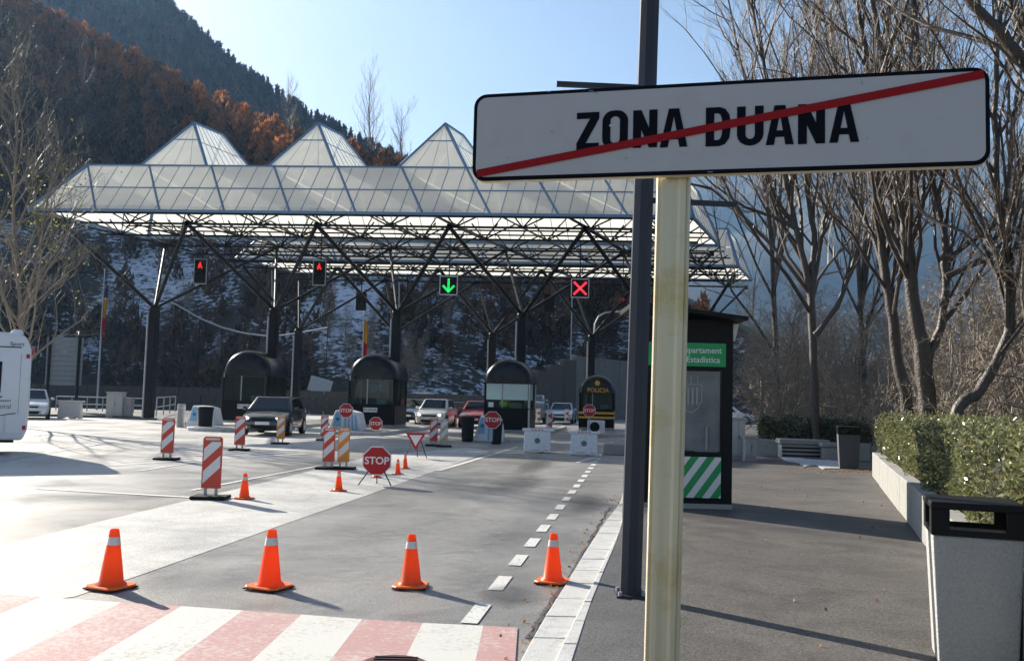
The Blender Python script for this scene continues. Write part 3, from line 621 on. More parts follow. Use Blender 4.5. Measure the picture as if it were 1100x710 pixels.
# ------------------------------------------------------------------ the two canopies
SC = .76
E0 = Vector((-29.1, 55, 0)) * SC; U = Vector((.9971, -.0761, 0)); V = Vector((.36, .933, 0)).normalized()
ZE = 1.6 + 10.5 * SC; ZT = 1.6 + 13.7 * SC; ZA = 1.6 + 16.85 * SC; ZB = 1.6 + 9.75 * SC; ZN = 1.6 + 5.15 * SC
MOD = 7.85 * SC
def canopy(name, label, E, depth, nmod, acols, fine, bcol):
    root = thing(name, label, 'canopy', (E.x, E.y, 0))
    Lu = nmod * MOD; ins = 2.0 * SC; insu = 1.9 * SC
    def pt(a, b, z): return U * a + V * b + Vector((0, 0, z))
    def quad(name, q, mat=m_glaze):
        c = sum(q, Vector()) / len(q); key = (mat.name,) + tuple(round(x, 3) for v in q for x in (v - c))
        if key not in _fc:
            me = bpy.data.meshes.new(name); me.from_pydata([tuple(v - c) for v in q], [], [tuple(range(len(q)))]); me.materials.append(mat); _fc[key] = me
        return link(name, _fc[key], root, c)
    # sloping bands of opal panels
    def band(e0, e1, t0, t1, n, rows, eps=.012):
        for r in range(rows):
            for k in range(n):
                f = lambda i, j: (e0.lerp(e1, i / n)).lerp(t0.lerp(t1, i / n), j / rows)
                q = [f(k, r), f(k + 1, r), f(k + 1, r + 1), f(k, r + 1)]; c = sum(q, Vector()) / 4
                quad('glass_panel', [v.lerp(c, eps) for v in q])
        mu = MB()
        for k in range(n + 1):
            a = e0.lerp(e1, k / n); b = t0.lerp(t1, k / n); mu.tube([a, b], .016, 4)
        for r in range(1, rows): mu.tube([e0.lerp(t0, r / rows), e1.lerp(t1, r / rows)], .035, 4)
        o = mu.build('glazing_bar', m_bluefr, root); o['kind'] = 'stuff'
    n = nmod * 8 if fine else nmod * 4
    e = [pt(0, 0, ZE), pt(Lu, 0, ZE), pt(Lu, depth, ZE), pt(0, depth, ZE)]
    tp = [pt(insu, ins, ZT), pt(Lu - insu * .6, ins, ZT), pt(Lu - insu * .6, depth - ins, ZT), pt(insu, depth - ins, ZT)]
    # the end triangles of the front band are panes of their own
    e0i = pt(ins * .0 + insu, 0, ZE); e1i = pt(Lu - insu * .6, 0, ZE)
    band(e0i, e1i, tp[0], tp[1], n - 3, 2)
    for (ca, cb, cc) in ((e[0], e0i, tp[0]), (e1i, e[1], tp[1])):
        for r, (s0, s1) in enumerate(((0, .5), (.5, 1))):
            for k in range(3):
                def f(i, j): return ca.lerp(cb, i / 3).lerp(cc, j)
                q = [f(k, s0), f(k + 1, s0), f(k + 1, s1), f(k, s1)]
                if s1 == 1: q = q[:3]
                c = sum(q, Vector()) / len(q); quad('glass_panel', [v.lerp(c, .03) for v in q])
    r0 = pt(insu, depth, ZE); r1 = pt(Lu - insu * .6, depth, ZE)
    band(r0, r1, tp[3], tp[2], n // 2 if not fine else n - 3, 2)
    band(e[0], e[3], tp[0], tp[3], 8, 2); band(e[1], e[2], tp[1], tp[2], 8, 2)
    for (ca, cb, cc) in ((e[3], r0, tp[3]), (r1, e[2], tp[2])): quad('glass_panel', [ca, cb, cc])
    # rails and hips
    for a, b, w_ in ((e[0], e[1], .085), (e[1], e[2], .085), (e[2], e[3], .085), (e[3], e[0], .085)): MB().tube([a, b], w_, 4).build('eave_rail', bcol, root)
    MB().tube([e[0] - Vector((0, 0, .11)), e[1] - Vector((0, 0, .11))], .05, 4).build('gutter', m_steel, root)
    for a, b in ((tp[0], tp[1]), (tp[1], tp[2]), (tp[2], tp[3]), (tp[3], tp[0])): MB().tube([a, b], .055, 4).build('top_rail', bcol, root)
    for a, b in zip(e, tp): MB().tube([a, b], .10, 4).build('hip_rail', bcol, root)
    for k in range(nmod * 2 - 1):
        a = insu + k * MOD / 2
        if a > Lu - insu: break
        MB().tube([pt(a, ins, ZT) + Vector((0, -.03, .02)), pt(a + 1.75, 0, ZE) + Vector((0, -.03, .02))], .052, 4).build('rafter', bcol, root)
    # pyramids and the strips of flat glazing between them
    pw = MOD * .53; pd0 = ins; pd1 = depth - ins; rz = ZA
    for k in range(nmod):
        a0 = insu + MOD * (.464 + k * 1.02) - pw * .06; a1 = a0 + pw; ac = (a0 + a1) / 2 + .0
        if a1 > Lu: break
        b0 = pt(a0, pd0, ZT); b1 = pt(a1, pd0, ZT); b2 = pt(a1, pd1, ZT); b3 = pt(a0, pd1, ZT)
        p0 = pt(ac, pd0 + 1.6 * SC, rz); p1 = pt(ac, pd0 + 4.4 * SC, rz)
        N4 = 4 if fine else 1
        def tri(A, B, C, nn):
            for i in range(nn):
                for (s0, s1) in ((0, .6), (.6, 1.0)):
                    q0 = A.lerp(B, i / nn); q1 = A.lerp(B, (i + 1) / nn); q = [q0.lerp(C, s0), q1.lerp(C, s0), q1.lerp(C, s1), q0.lerp(C, s1)]
                    if s1 == 1.0: q = q[:3]
                    c = sum(q, Vector()) / len(q); quad('glass_panel', [v.lerp(c, .02) for v in q])
        def qd(A, B, C, Dd, nn, mt=m_clear):
            for i in range(nn):
                q = [A.lerp(B, i / nn), A.lerp(B, (i + 1) / nn), Dd.lerp(C, (i + 1) / nn), Dd.lerp(C, i / nn)]; c = sum(q, Vector()) / 4; quad('glass_panel', [v.lerp(c, .02) for v in q], mt)
        tri(b0, b1, p0, N4); qd(b1, b2, p1, p0, 8 if fine else 1); tri(b2, b3, p1, 1); qd(b3, b0, p0, p1, 6 if fine else 1)
        for A, B in ((b0, p0), (b1, p0), (b2, p1), (b3, p1), (p0, p1)): MB().tube([A, B], .075, 4).build('pyramid_rib', bcol, root)
        MB().tube([b0.lerp(p0, .6), b1.lerp(p0, .6)], .03, 4).build('pyramid_rail', bcol, root); MB().tube([b1.lerp(p0, .55), b2.lerp(p1, .55)], .02, 4).build('pyramid_rail', bcol, root)
        if fine:
            mu = MB()
            for i in range(1, 8): mu.tube([b1.lerp(b2, i / 8), p0.lerp(p1, i / 8)], .015, 4)
            for i in range(1, 4): mu.tube([b0.lerp(b1, i / 4), b0.lerp(b1, i / 4).lerp(p0, .95)], .008, 4)
            mu.build('glazing_bar', m_bluefr, root)['kind'] = 'stuff'
    prev = insu
    for k in range(nmod + 1):
        a0 = insu + MOD * (.464 + k * 1.02) - pw * .06 if k < nmod else Lu - insu * .6
        a0 = min(a0, Lu - insu * .6)
        if a0 - prev > .05: quad('roof_panel', [pt(prev, pd0, ZT - .02), pt(a0, pd0, ZT - .02), pt(a0, pd1, ZT - .02), pt(prev, pd1, ZT - .02)], m_clear)
        prev = a0 + pw
    # space frame
    tr = MB(); na = nmod * 4; step = Lu / na; rows = [.45, depth * .5, depth - .45] + ([depth + 2.4, depth + 5.2] if fine else []); zb_, zt_ = ZB + .08, ZE + .28
    for b in rows: tr.tube([pt(.4, b, zb_), pt(Lu - .4, b, zb_)], .065, 4)
    for b in (.55, depth * .27, depth * .75, depth - .55) + ((depth + 1.2, depth + 3.8, depth + 6.2) if fine else ()): tr.tube([pt(.3, b, zt_), pt(Lu - .3, b, zt_)], .05, 4)
    for i in range(1, na, 2):
        a = step * i
        for j, b in enumerate(rows):
            nd_ = pt(a, b, zb_)
            for da in (-1.0, -.42, .42, 1.0): tr.tube([nd_, pt(min(max(a + da * step, .3), Lu - .3), max(b, .55), zt_)], .042, 3)
            if j: tr.tube([nd_, pt(min(a + step, Lu - .3), b - depth * .24, zt_)], .036, 3); tr.tube([nd_, pt(max(a - step, .3), b - depth * .24, zt_)], .036, 3)
        tr.tube([pt(a, rows[0], zb_), pt(a, rows[-1], zb_)], .042, 4)
    o = tr.build('space_frame', m_steel, root); o['kind'] = 'stuff'
    # columns with four spreading struts each
    for a in acols:
        base = pt(a, depth * .5, 0)
        cm = MB(); cm.box((base.x, base.y, (ZN + .15) / 2 + .075), (.39, .39, ZN - .15), Matrix.Rotation(R(-8), 3, 'Z')); cm.build('column', m_steel, root, bevel=.03, seg=1)
        MB().box((base.x, base.y, .17), (.62, .62, .04), Matrix.Rotation(R(-8), 3, 'Z')).build('base_plate', m_steel, root)
        pp = MB(); pp.tube([(base.x - .27, base.y - .1, .15), (base.x - .27, base.y - .1, ZN - .3)], .05, 8); pp.build('downpipe', m_galv, root)
        nd = Vector((base.x, base.y, ZN)); MB().ell(nd, (.26, .26, .2), 10, 6).build('node', m_steel, root, smooth=True)
        for sa in (-1, 1):
            for bb in (.35, depth - .35):
                q = pt(min(max(a + .14 * MOD + sa * MOD * .5, .3), Lu - .3), bb, ZB + .08)
                MB().tube([nd, q], .095 if bb < 1 else .07, 8).build('strut', m_steel, root)
                MB().tube([q - Vector((0, 0, .12)), q + Vector((0, 0, .1))], .12, 8).build('strut_head', m_steel, root)
    return root, pt
DA = 9.9 * SC
canA, ptA = canopy('front_canopy', 'long front canopy of opal glass with pyramids over the control booths', E0, DA, 5, [MOD * (.57 + k) for k in range(5)], True, m_bluefr)
EB = E0 + V * (19.6 * SC)
canB, ptB = canopy('rear_canopy', 'second canopy of opal glass behind the front one, beyond an open gap', EB, 8.6 * SC, 5, [MOD * (.36 + 1.03 * k) for k in range(5)], False, m_bluefr)

# signal rail pipes belong to the canopies
def wA(a, b, z): return E0 + U * a + V * b + Vector((0, 0, z))
def proj(p):
    d = Vector(p) - CAM; return (550 + FPX * d.dot(_r) / d.dot(_f), 355 - FPX * d.dot(_u) / d.dot(_f))

# ------------------------------------------------------------------ lane signals
def hanger(root, z): MB().tube([(0, .12, .0), (0, .12, z)], .028, 6).build('hanger', m_steel, root)
YS = 43.5
def signal(px, py, kind, label):
    c = P(px, py, YS if px < 650 else YS); root = thing('lane_signal', label, 'traffic signal', (c.x, c.y, c.z), 0, 'lane signals hung below the front canopy')
    top = ZB + .12 - c.z
    if kind == 'man':
        MB().box((0, 0, 0), (.60, .22, 1.18)).build('housing', m_black, root, bevel=.03)
        f = MB(); [f.box(q[0], q[1]) for q in (((-.29, -.115, 0), (.03, .02, 1.18)), ((.29, -.115, 0), (.03, .02, 1.18)), ((0, -.115, .575), (.55, .02, .03)), ((0, -.115, -.575), (.55, .02, .03)))]; f.build('front_frame', m_galv, root)
        for zz, m in ((.27, emit('red lamp glow', (1, .02, .01), .4)), (-.27, m_black)):
            MB().lathe([(.2, 0), (.2, -.02), (.0, -.02)], 18, (0, -.125, zz), 'y').build('lens', m_black, root)
            v = MB(); v.tube([(0, -.13, zz + .21), (0, -.34, zz + .19)], .03, 6)
            for s_ in (-1, 1): v.box((s_ * .12, -.22, zz + .17), (.16, .2, .02), Matrix.Rotation(s_ * .6, 3, 'Y'))
            v.build('visor', m_black, root)
            if m is not m_black:
                q = MB(); q.prism([(-.03, .13), (-.09, .02), (-.10, -.12), (-.04, -.12), (0, -.03), (.05, -.12), (.11, -.12), (.05, .03), (.03, .13)][::-1], -.17, -.15, lambda x, y_, z: (x, y_, z + zz)); q.ell((0, -.16, zz + .15), (.035, .012, .035), 8, 6); q.build('lit_figure', m, root)
    else:
        MB().box((0, 0, 0), (.80, .2, .84)).build('housing', m_black, root, bevel=.02)
        f = MB()
        for s_ in (-1, 1): f.box((s_ * .405, -.09, 0), (.035, .06, .88)); f.box((0, -.09, s_ * .43), (.775, .06, .035))
        f.build('front_frame', m_plas, root)
        q = MB()
        def led(a, b, wd):
            a, b = Vector(a), Vector(b); n = max(2, int((b - a).length / .055)); d = (b - a).normalized(); s2 = Vector((-d.y, d.x)) * wd
            for i in range(n + 1):
                for o_ in (-1, 1):
                    p = a.lerp(b, i / n) + s2 * o_; q.box((p.x, -.112, p.y), (.036, .02, .036))
        if kind == 'cross':
            led((-.28, .28), (.28, -.28), .028); led((.28, .28), (-.28, -.28), .028); q.build('lit_cross', emit('red cross glow', (1, .03, .05), 1.2), root)
        else:
            led((0, .3), (0, -.24), .028); led((-.25, -.02), (0, -.29), .028); led((.25, -.02), (0, -.29), .028); q.build('lit_arrow', emit('green arrow glow', (.02, 1, .16), .7), root)
    hanger(root, top)
    return root
signal(216, 292, 'man', 'red figure signal with two lenses at the far left below the canopy edge')
signal(343.5, 293.5, 'man', 'red figure signal with two lenses left of the green arrow signal')
signal(482, 307, 'arrow', 'square black signal showing a green downward arrow')
signal(623, 310, 'cross', 'square black signal showing a lit red cross')
for px, py, lab in ((388, 324, 'dark signal head seen from behind, above the second booth'), (437, 330, 'dark signal head seen from behind, below the green arrow signal'), (590, 326, 'dark signal head seen from behind, left of the red cross')):
    c = P(px, py, 57); r = thing('signal_head', lab, 'traffic signal', c, 0, 'signal heads facing away under the rear canopy'); MB().box((0, 0, 0), (.62, .3, 1.1)).build('housing', m_black, r, bevel=.03)
    MB().tube([(0, 0, .5), (0, 0, ZB - c.z + .1)], .03, 6).build('hanger', m_steel, r); v = MB(); v.lathe([(.2, .14), (.2, .3)], 14, (0, 0, .25), 'y'); v.lathe([(.2, .14), (.2, .3)], 14, (0, 0, -.25), 'y'); v.build('visor', m_black, r)

# ------------------------------------------------------------------ traffic islands and booths
def island(px, py, label, l0=-2.6, l1=15, wd=2.5):
    g = G(px, py); o = bpy.data.objects.new('traffic_island', None); col.objects.link(o); tag(o, kind='structure'); o.location = (g.x, g.y, 0); o.rotation_euler = (0, 0, -R(8))
    n = 10; ol = [(math.cos(math.pi + math.pi * k / n) * wd / 2, l0 + math.sin(math.pi + math.pi * k / n) * wd * .3) for k in range(n + 1)] + [(wd / 2, l1), (-wd / 2, l1)]
    MB().slab(ol, -.03, .15).build('kerb_edge', m_kerb, o, bevel=.02, seg=1)
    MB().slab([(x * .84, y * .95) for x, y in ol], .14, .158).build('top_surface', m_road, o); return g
def rounded_arch(w_, zs, n=16):
    r = w_ / 2; return [(r * math.cos(math.pi * k / n), zs + r * math.sin(math.pi * k / n)) for k in range(n + 1)]
def booth(px, py, label, kind='dark', wd=2.25, dp=2.2, zs=2.18, base=.158):
    g = G(px, py); root = thing('control_booth', label, 'booth', (g.x, g.y, base), -R(8), 'domed control booths')
    w2 = wd / 2
    MB().span((-w2, 0, 0), (w2, dp, .1)).build('plinth', m_concd, root)
    low = .98
    # lower panels
    for nm, a, b in (('front', (-w2 + .08, 0, .1), (w2 - .08, .05, low)), ('back', (-w2 + .08, dp - .05, .1), (w2 - .08, dp, low))): MB().span(a, b).build('lower_panel', m_dk, root)
    for s_ in (-1, 1): MB().span((s_ * (w2 - .05), .08, .1), (s_ * w2, dp - .08, low)).build('lower_panel', m_dk, root)
    for sx in (-1, 1):
        for yy in (.04, dp - .04): MB().tube([(sx * (w2 - .04), yy, .1), (sx * (w2 - .04), yy, zs)], .05, 8).build('corner_post', m_dk if kind != 'blind' or sx < 0 else m_chrome, root)
    MB().span((-w2, -.02, low), (w2, .1, low + .05)).build('sill', m_dk, root)
    # panes
    for k, (x0, x1) in enumerate(((-w2 + .09, -.22), (-.18, w2 - .09))):
        MB().span((x0, .02, low + .05), (x1, .035, zs)).build('window_pane', m_tint, root); MB().span((x0, dp - .035, low), (x1, dp - .02, zs)).build('window_pane', m_tint, root)
    MB().span((-.22, 0, low + .05), (-.18, .05, zs)).build('mullion', m_galv, root)
    for s_ in (-1, 1):
        for y0, y1 in ((.1, dp * .48), (dp * .52, dp - .1)): MB().span((s_ * (w2 - .035), y0, low), (s_ * (w2 - .02), y1, zs)).build('window_pane', m_tint, root)
        MB().span((s_ * (w2 - .05), dp * .48, .1), (s_ * (w2 - .004), dp * .52, zs)).build('door_post', m_dk, root)
    # barrel vault with a rounded front rim
    vt = MB(); n = 20; prof = [(.0, .66), (.02, .76), (.07, .86), (.16, .94), (.28, .985), (.42, 1.0), (dp + .1, 1.0), (dp + .16, .97), (dp + .2, .9)]
    for (yy, k) in prof:
        for i in range(n + 1):
            th = math.pi * i / n; vt.v.append(((w2 + .05) * k * math.cos(th), yy - .1, zs + (w2 + .05) * k * math.sin(th) - (0 if 0 < i < n else 0)))
    for j in range(len(prof) - 1):
        for i in range(n): vt.f.append((j * (n + 1) + i, j * (n + 1) + i + 1, (j + 1) * (n + 1) + i + 1, (j + 1) * (n + 1) + i)); vt.m.append(0)
    vt.f.append(tuple(range(n, -1, -1))); vt.m.append(0); vt.f.append(tuple((len(prof) - 1) * (n + 1) + i for i in range(n + 1))); vt.m.append(0)
    for j in range(len(prof) - 1): vt.f.append((j * (n + 1), (j + 1) * (n + 1), (j + 1) * (n + 1) + n, j * (n + 1) + n)); vt.m.append(0)
    vt.build('dome', m_dome, root, smooth=50)
    MB().span((-w2 - .03, -.05, zs - .02), (w2 + .03, dp + .05, zs + .012)).build('ring_beam', m_dk, root)
    # desk, chair, monitor inside
    MB().span((-w2 + .1, .15, .72), (w2 - .1, .65, .76)).build('desk', m_plas, root); mm = MB(); mm.span((.18, .3, .96), (.62, .34, 1.26)); mm.span((.38, .3, .76), (.42, .36, .98)); mm.build('monitor', m_plas, root)
    ch = MB(); ch.span((-.35, 1.15, .45), (.1, 1.55, .52)); ch.span((-.35, 1.5, .55), (.1, 1.57, 1.08)); ch.tube([(-.12, 1.35, .1), (-.12, 1.35, .46)], .04, 6); ch.build('chair', m_lblue if kind != 'blind' else m_black, root)
    if kind == 'blind':
        for x0, x1 in ((-w2 + .1, -.23), (-.17, w2 - .1)): MB().span((x0, -.004, zs - .72), (x1, .012, zs - .03)).build('blind', m_blind, root)
        MB().span((w2 - .015, .14, zs - .72), (w2 - .002, dp * .46, zs - .03)).build('blind', m_blind, root)
        j = MB(); j.ell((-.1, .12, 1.20), (.24, .1, .18), 12, 8); j.ell((-.15, .14, 1.08), (.09, .08, .12)); j.ell((.16, .14, 1.08), (.08, .08, .12)); j.build('hi_vis_vest', m_hivis, root, smooth=60)
        MB().span((-w2 + .2, -.006, 1.06), (-w2 + .42, .014, 1.26)).build('notice', m_plas, root)
    elif kind == 'police':
        link('lettering', text_mesh('POLICIA', .30, m_yellow, .012), root, (.08, -.145, zs + .02 + .13))
        MB().lathe([(.13, 0), (.13, -.02), (0, -.02)], 18, (.04, -.125, zs + .52), 'y').build('badge', m_yellow, root)
        for zz in (.55, .78):
            MB().span((-w2 - .012, -.02, zz), (w2 + .012, -.006, zz + .11)).build('yellow_stripe', m_yellow, root)
            for s_ in (-1, 1): MB().span((s_ * (w2 + .002), -.004, zz), (s_ * (w2 + .014), dp - .02, zz + .11)).build('yellow_stripe', m_yellow, root)
    else:
        q = MB(); q.span((-.34, -.012, .66), (.3, .0, .86)); q.build('notice', m_plas, root)
        link('lettering', text_mesh('DUANA', .17, m_ink, .01), root, (-.02, -.016, .76))
        MB().tube([(-w2 + .1, -.05, zs - .1), (-w2 + .1, -.05, zs + .12)], .03, 6).build('camera_bracket', m_galv, root)
    return root
island(263, 461, ''); island(399, 464.5, ''); island(543, 471, ''); island(646, 467, '', -1.6, 12)
booth(261.5, 458, 'dark domed booth behind the black car, farthest left')
booth(397.5, 462, 'dark domed booth with two stop signs in front of it', wd=2.2)
booth(543.5, 468, 'domed booth with pale green blinds in its windows', 'blind', wd=2.0, zs=2.1)
booth(640, 464.5, 'dark police booth with yellow lettering and two yellow stripes', 'police', wd=1.75, dp=2.0, zs=1.82, base=.15)

# ------------------------------------------------------------------ small signs
def octagon(r): return [(r * math.cos(R(22.5 + 45 * k)), r * math.sin(R(22.5 + 45 * k))) for k in range(8)]
def stop_face(root, r, z, y=0, rot=0, parent=None):
    a = MB().prism(octagon(r)[::-1], y, y + .02, lambda x, yy, zz: (x, yy, zz + z)); pl = a.build('plate', m_wht, root)
    MB().prism(octagon(r * .93)[::-1], y - .004, y - .001, lambda x, yy, zz: (x, yy, zz + z)).build('red_face', m_red, root)
    link('lettering', text_mesh('STOP', r * .66, m_wht, .022), root, (0, y - .007, z))
    for s_ in root.children:
        pass
g = G(404, 521); bs = thing('stop_sign', 'large red stop sign on a folding stand beside the cones', 'stop sign', (g.x, g.y, 0), R(2))
rr = .275; zc = .43
stop_face(bs, rr, zc, -.02)
for x0, y0, x1, y1 in ((-.1, .02, -.3, -.12), (.1, .02, .28, -.16), (0, .05, -.02, .3)): MB().tube([(x0, y0, zc - .12), (x1, y1, .01)], .011, 6).build('stand_leg', m_steel, bs)
def post_stop(px, pyc, r, Y, label, zbase=.15, rz=0):
    c = P(px, pyc, Y); t = thing('stop_sign', label, 'stop sign', (c.x, c.y, zbase), rz); stop_face(t, r, c.z - zbase, -.05); MB().tube([(0, 0, 0), (0, 0, c.z - zbase + r * .6)], .03, 8).build('post', m_galv, t); return t
post_stop(372, 441, .29, 36, 'small red stop sign on a post left of the second booth')
post_stop(404, 455, .28, 36.5, 'red stop sign leaning low against the front of the second booth', rz=R(-6))
post_stop(529, 451, .31, 31.5, 'red stop sign in front of the booth with green blinds')
post_stop(633, 441, .27, 37.5, 'red stop sign in front of the police booth')
g = G(446, 492); t = thing('yield_sign', 'red and white give way triangle on a folding stand', 'yield sign', (g.x, g.y, 0), R(4))
tri_ = lambda r: [(-r * .87, r * .5), (0, -r), (r * .87, r * .5)]
MB().prism(tri_(.30)[::-1] if False else [(0, -.30), (.262, .15), (-.262, .15)], -.02, 0, lambda x, y_, z: (x, y_, z + .50)).build('red_border', m_red, t)
MB().prism([(0, -.19), (.168, .094), (-.168, .094)], -.026, -.0225, lambda x, y_, z: (x, y_, z + .50)).build('white_face', m_wht, t)
for x1, y1 in ((.3, -.1), (-.25, -.1), (.05, .3)): MB().tube([(x1 * .3, .01, .55), (x1, y1, .01)], .011, 6).build('stand_leg', m_steel, t)

def clip(poly, ax, lim, keep_less):
    out = []
    for i in range(len(poly)):
        p, q = poly[i], poly[(i + 1) % len(poly)]; a_ = (p[ax] <= lim) == keep_less or p[ax] == lim; b_ = (q[ax] <= lim) == keep_less or q[ax] == lim
        if a_: out.append(p)
        if a_ != b_: s_ = (lim - p[ax]) / (q[ax] - p[ax]); out.append((p[0] + (q[0] - p[0]) * s_, p[1] + (q[1] - p[1]) * s_))
    return out
# barrier boards
def board(px, py, label, mat, wd=.25, ht=.92, arrows=False, rz=None):
    g = G(px, py); t = thing('barrier_board', label, 'barrier board', (g.x, g.y, 0), R(3) if rz is None else rz, 'upright striped barrier boards')
    w2 = wd / 2; z0 = .16; z1 = ht; b = MB(); c_ = .03
    b.prism([(-w2, z0), (w2, z0), (w2, z1 - c_), (w2 - c_, z1), (-w2 + c_, z1), (-w2, z1 - c_)], -.02, .02); b.build('panel', mat, t)
    st_ = MB(); hgt = (z1 - z0 - .14); n = 2; ed = .018
    if arrows:
        for k in range(2):
            zz = z0 + .06 + k * hgt * .52; h_ = hgt * .40; st_.prism([(w2 - ed, zz), (w2 - ed, zz + h_), (-w2 + ed, zz + h_ * .5)], -.026, -.0225)
    else:
        sl = wd * 1.05; bh = (z1 - z0) * .24
        for k in range(2):
            zz = z0 + .07 + k * (z1 - z0) * .43; st_.prism(clip(clip([(-w2 + ed, zz), (w2 - ed, zz + sl * .8), (w2 - ed, zz + sl * .8 + bh), (-w2 + ed, zz + bh)], 1, z1 - .075, True), 1, z0 + .02, False), -.026, -.0225)
    st_.build('white_stripe', m_wht, t)
    hd = MB(); hd.span((-w2 + .035, -.024, z1 - .05), (w2 - .035, -.0205, z1 - .02)); hd.build('reflector', m_refl, t)
    [MB().span((s_ * w2 * .55 - .02, -.015, .05), (s_ * w2 * .55 + .02, .015, z0)).build('foot_bracket', m_galv, t) for s_ in (-1, 1)]
    bb = MB(); bb.span((-.26, -.2, .005), (.26, .2, .055)); bb.build('base', m_rub, t, bevel=.015, seg=1); return t
for px, py, lab, m, h, ar in ((179, 494, 'red and white board standing alone farthest left on the hatched lanes', m_brred, .95, 0), (226, 536, 'nearest and largest red and white barrier board, beside an orange cone', m_brred, .92, 0), (257, 484, 'red and white board in front of the black car\'s left headlight', m_brred, .93, 0),
        (301, 477, 'narrow orange and white board in front of the black car\'s right side', m_bror, .88, 0), (352.5, 504, 'red and white board paired with an orange one behind the stop sign stand', m_brred, .88, 0), (368.5, 504, 'orange and white board paired with a red one behind the stop sign stand', m_bror, .88, 0),
        (348, 473, 'red and white board beside the blue wedge by the second booth', m_brred, .86, 0), (465.5, 479, 'red and white board in front of the small white car', m_brred, .9, 0), (476.5, 480, 'faded pale board beside the red one in front of the small white car', pm('faded ochre', (.55, .40, .22), .5), .9, 0),
        (578, 456, 'arrow board farthest left of three right of the green blind booth', m_wht, 1.0, 1), (590, 464, 'nearest of the three red arrow boards behind the white barriers', m_wht, 1.1, 1), (608.5, 456, 'arrow board standing in front of the silver blue car', m_wht, 1.0, 1)):
    o = board(px, py, lab, m, .28 if h > .9 else .25, h, ar)
    if ar:
        for c in o.children:
            if c.name.startswith('white_stripe'): c.data.materials[0] = m_brred; c.name = 'red_arrow'
# cones
def make_cone():
    t = thing('traffic_cone', 'x', 'traffic cone', (0, 0, 0), 0, 'orange traffic cones on the road')
    b = MB(); b.prism([(-.135, -.135), (.135, -.135), (.135, .135), (-.135, .135)], 0, .0); b = MB()
    oc = [(math.copysign(.15, math.cos(a)) * (1 if abs(math.cos(a)) > .5 else .72), math.copysign(.15, math.sin(a)) * (1 if abs(math.sin(a)) > .5 else .72)) for a in [R(22.5 + 45 * k) for k in range(8)]]
    b.slab(oc, .008, .026); b.build('base', m_orange, t, bevel=.006, seg=1)
    c = MB(); c.lathe([(.118, .026), (.112, .036), (.092, .05), (.036, .445), (.03, .455), (.022, .456), (.018, .44)], 24); c.build('body', m_cone, t, smooth=50)
    k = MB(); k.lathe([(.0535, .335), (.0440, .395)], 24); k.build('reflective_band', m_refl, t, smooth=50)
    [MB().box((sx * .12, sy * .12, .004), (.05, .05, .008)).build('foot', m_rub, t) for sx in (-1, 1) for sy in (-1, 1)]; return t
cone0 = make_cone(); first = True
for px, py, s, lab in ((119, 632, 1.02, 'front row orange cone nearest the left, on the pale concrete'), (289, 632, 1.03, 'front row orange cone second from the left, just above the crossing'), (441, 631, .95, 'front row orange cone on grey asphalt left of the dashed line'), (593.5, 626, .93, 'orange cone close to the kerb right of the dashed line'),
        (262, 536, .82, 'orange cone beside the nearest striped barrier board'), (363.5, 527.5, .72, 'orange cone left of the large stop sign on its stand'), (427, 509.5, .66, 'nearer of two small cones behind the large stop sign'), (435, 503.5, .66, 'farther of two small cones beside the give way sign'), (404, 513, .66, 'cone half hidden behind the large stop sign with its base showing')):
    g = G(px, py); c = cone0 if first else copy_tree(cone0); first = False; c.location = (g.x, g.y, .008); c.rotation_euler = (random.uniform(-.012, .012), random.uniform(-.012, .012), random.uniform(-.4, .4)); c.scale = (s, s, s); c['label'] = lab

m_cab0 = pm('filler grey', (.16, .17, .18), .5)
# white plastic barriers
def wbarrier(px, py, wd, ht, label, rz=0, mat=None, hole=True):
    g = G(px, py); t = thing('plastic_barrier', label, 'barrier', (g.x, g.y, 0), rz, 'white road barriers'); mat = mat or m_plas; w2 = wd / 2
    b = MB(); bw = w2 * .9; ft = .09
    b.prism([(-bw, ft), (-bw, .02), (-bw * .6, .02), (-bw * .52, ft), (bw * .05, ft), (bw * .1, .02), (bw * .45, .02), (bw * .5, ft), (bw * .8, ft), (bw * .84, .02), (bw, .02), (bw * .98, ht - .08), (-bw * .98, ht - .08)][::1], -.2, .2, lambda x, y_, z: (x, y_ * (1 - .55 * z / ht), z)); b.build('body', mat, t, bevel=.015, seg=1)
    MB().span((-w2 * 1.02, -.11, ht - .078), (w2 * 1.08, .11, ht)).build('top_rail', mat, t, bevel=.012, seg=1)
    if hole:
        MB().lathe([(.085, 0), (.085, -.02), (.07, -.022), (.0, -.012)], 18, (0, -.138, ht * .5), 'y').build('filler_cap', m_cab0, t)
        q = MB(); [q.box((x, -.113, ht - .03), (.05, .006, .03)) for x in (-.15, -.05, .05, .15)]; q.build('red_mark', m_red, t)
    return t
wbarrier(577, 486, .90, .72, 'white plastic barrier in front of the green blind booth, left of a pair', R(-3))
wbarrier(627, 489, .88, .70, 'white plastic barrier right of a pair, in front of the police booth', R(-4))
wbarrier(75, 450, 1.25, .92, 'pale barrier block left of the grey cabinets by the far kerb', R(0), pm('grubby white plastic', (.55, .52, .5), .6, dirt=(.4, .36, .33)), False)
g = G(664, 489); t = thing('barrier_slab', 'low pale concrete slab lying right of the white barriers', 'concrete block', (g.x, g.y, 0), R(-8)); MB().span((-.45, 0, 0), (.6, .5, .32)).build('block', m_concd, t, bevel=.03); MB().span((-.42, .03, .32), (.57, .47, .34)).build('top_face', m_concl, t)

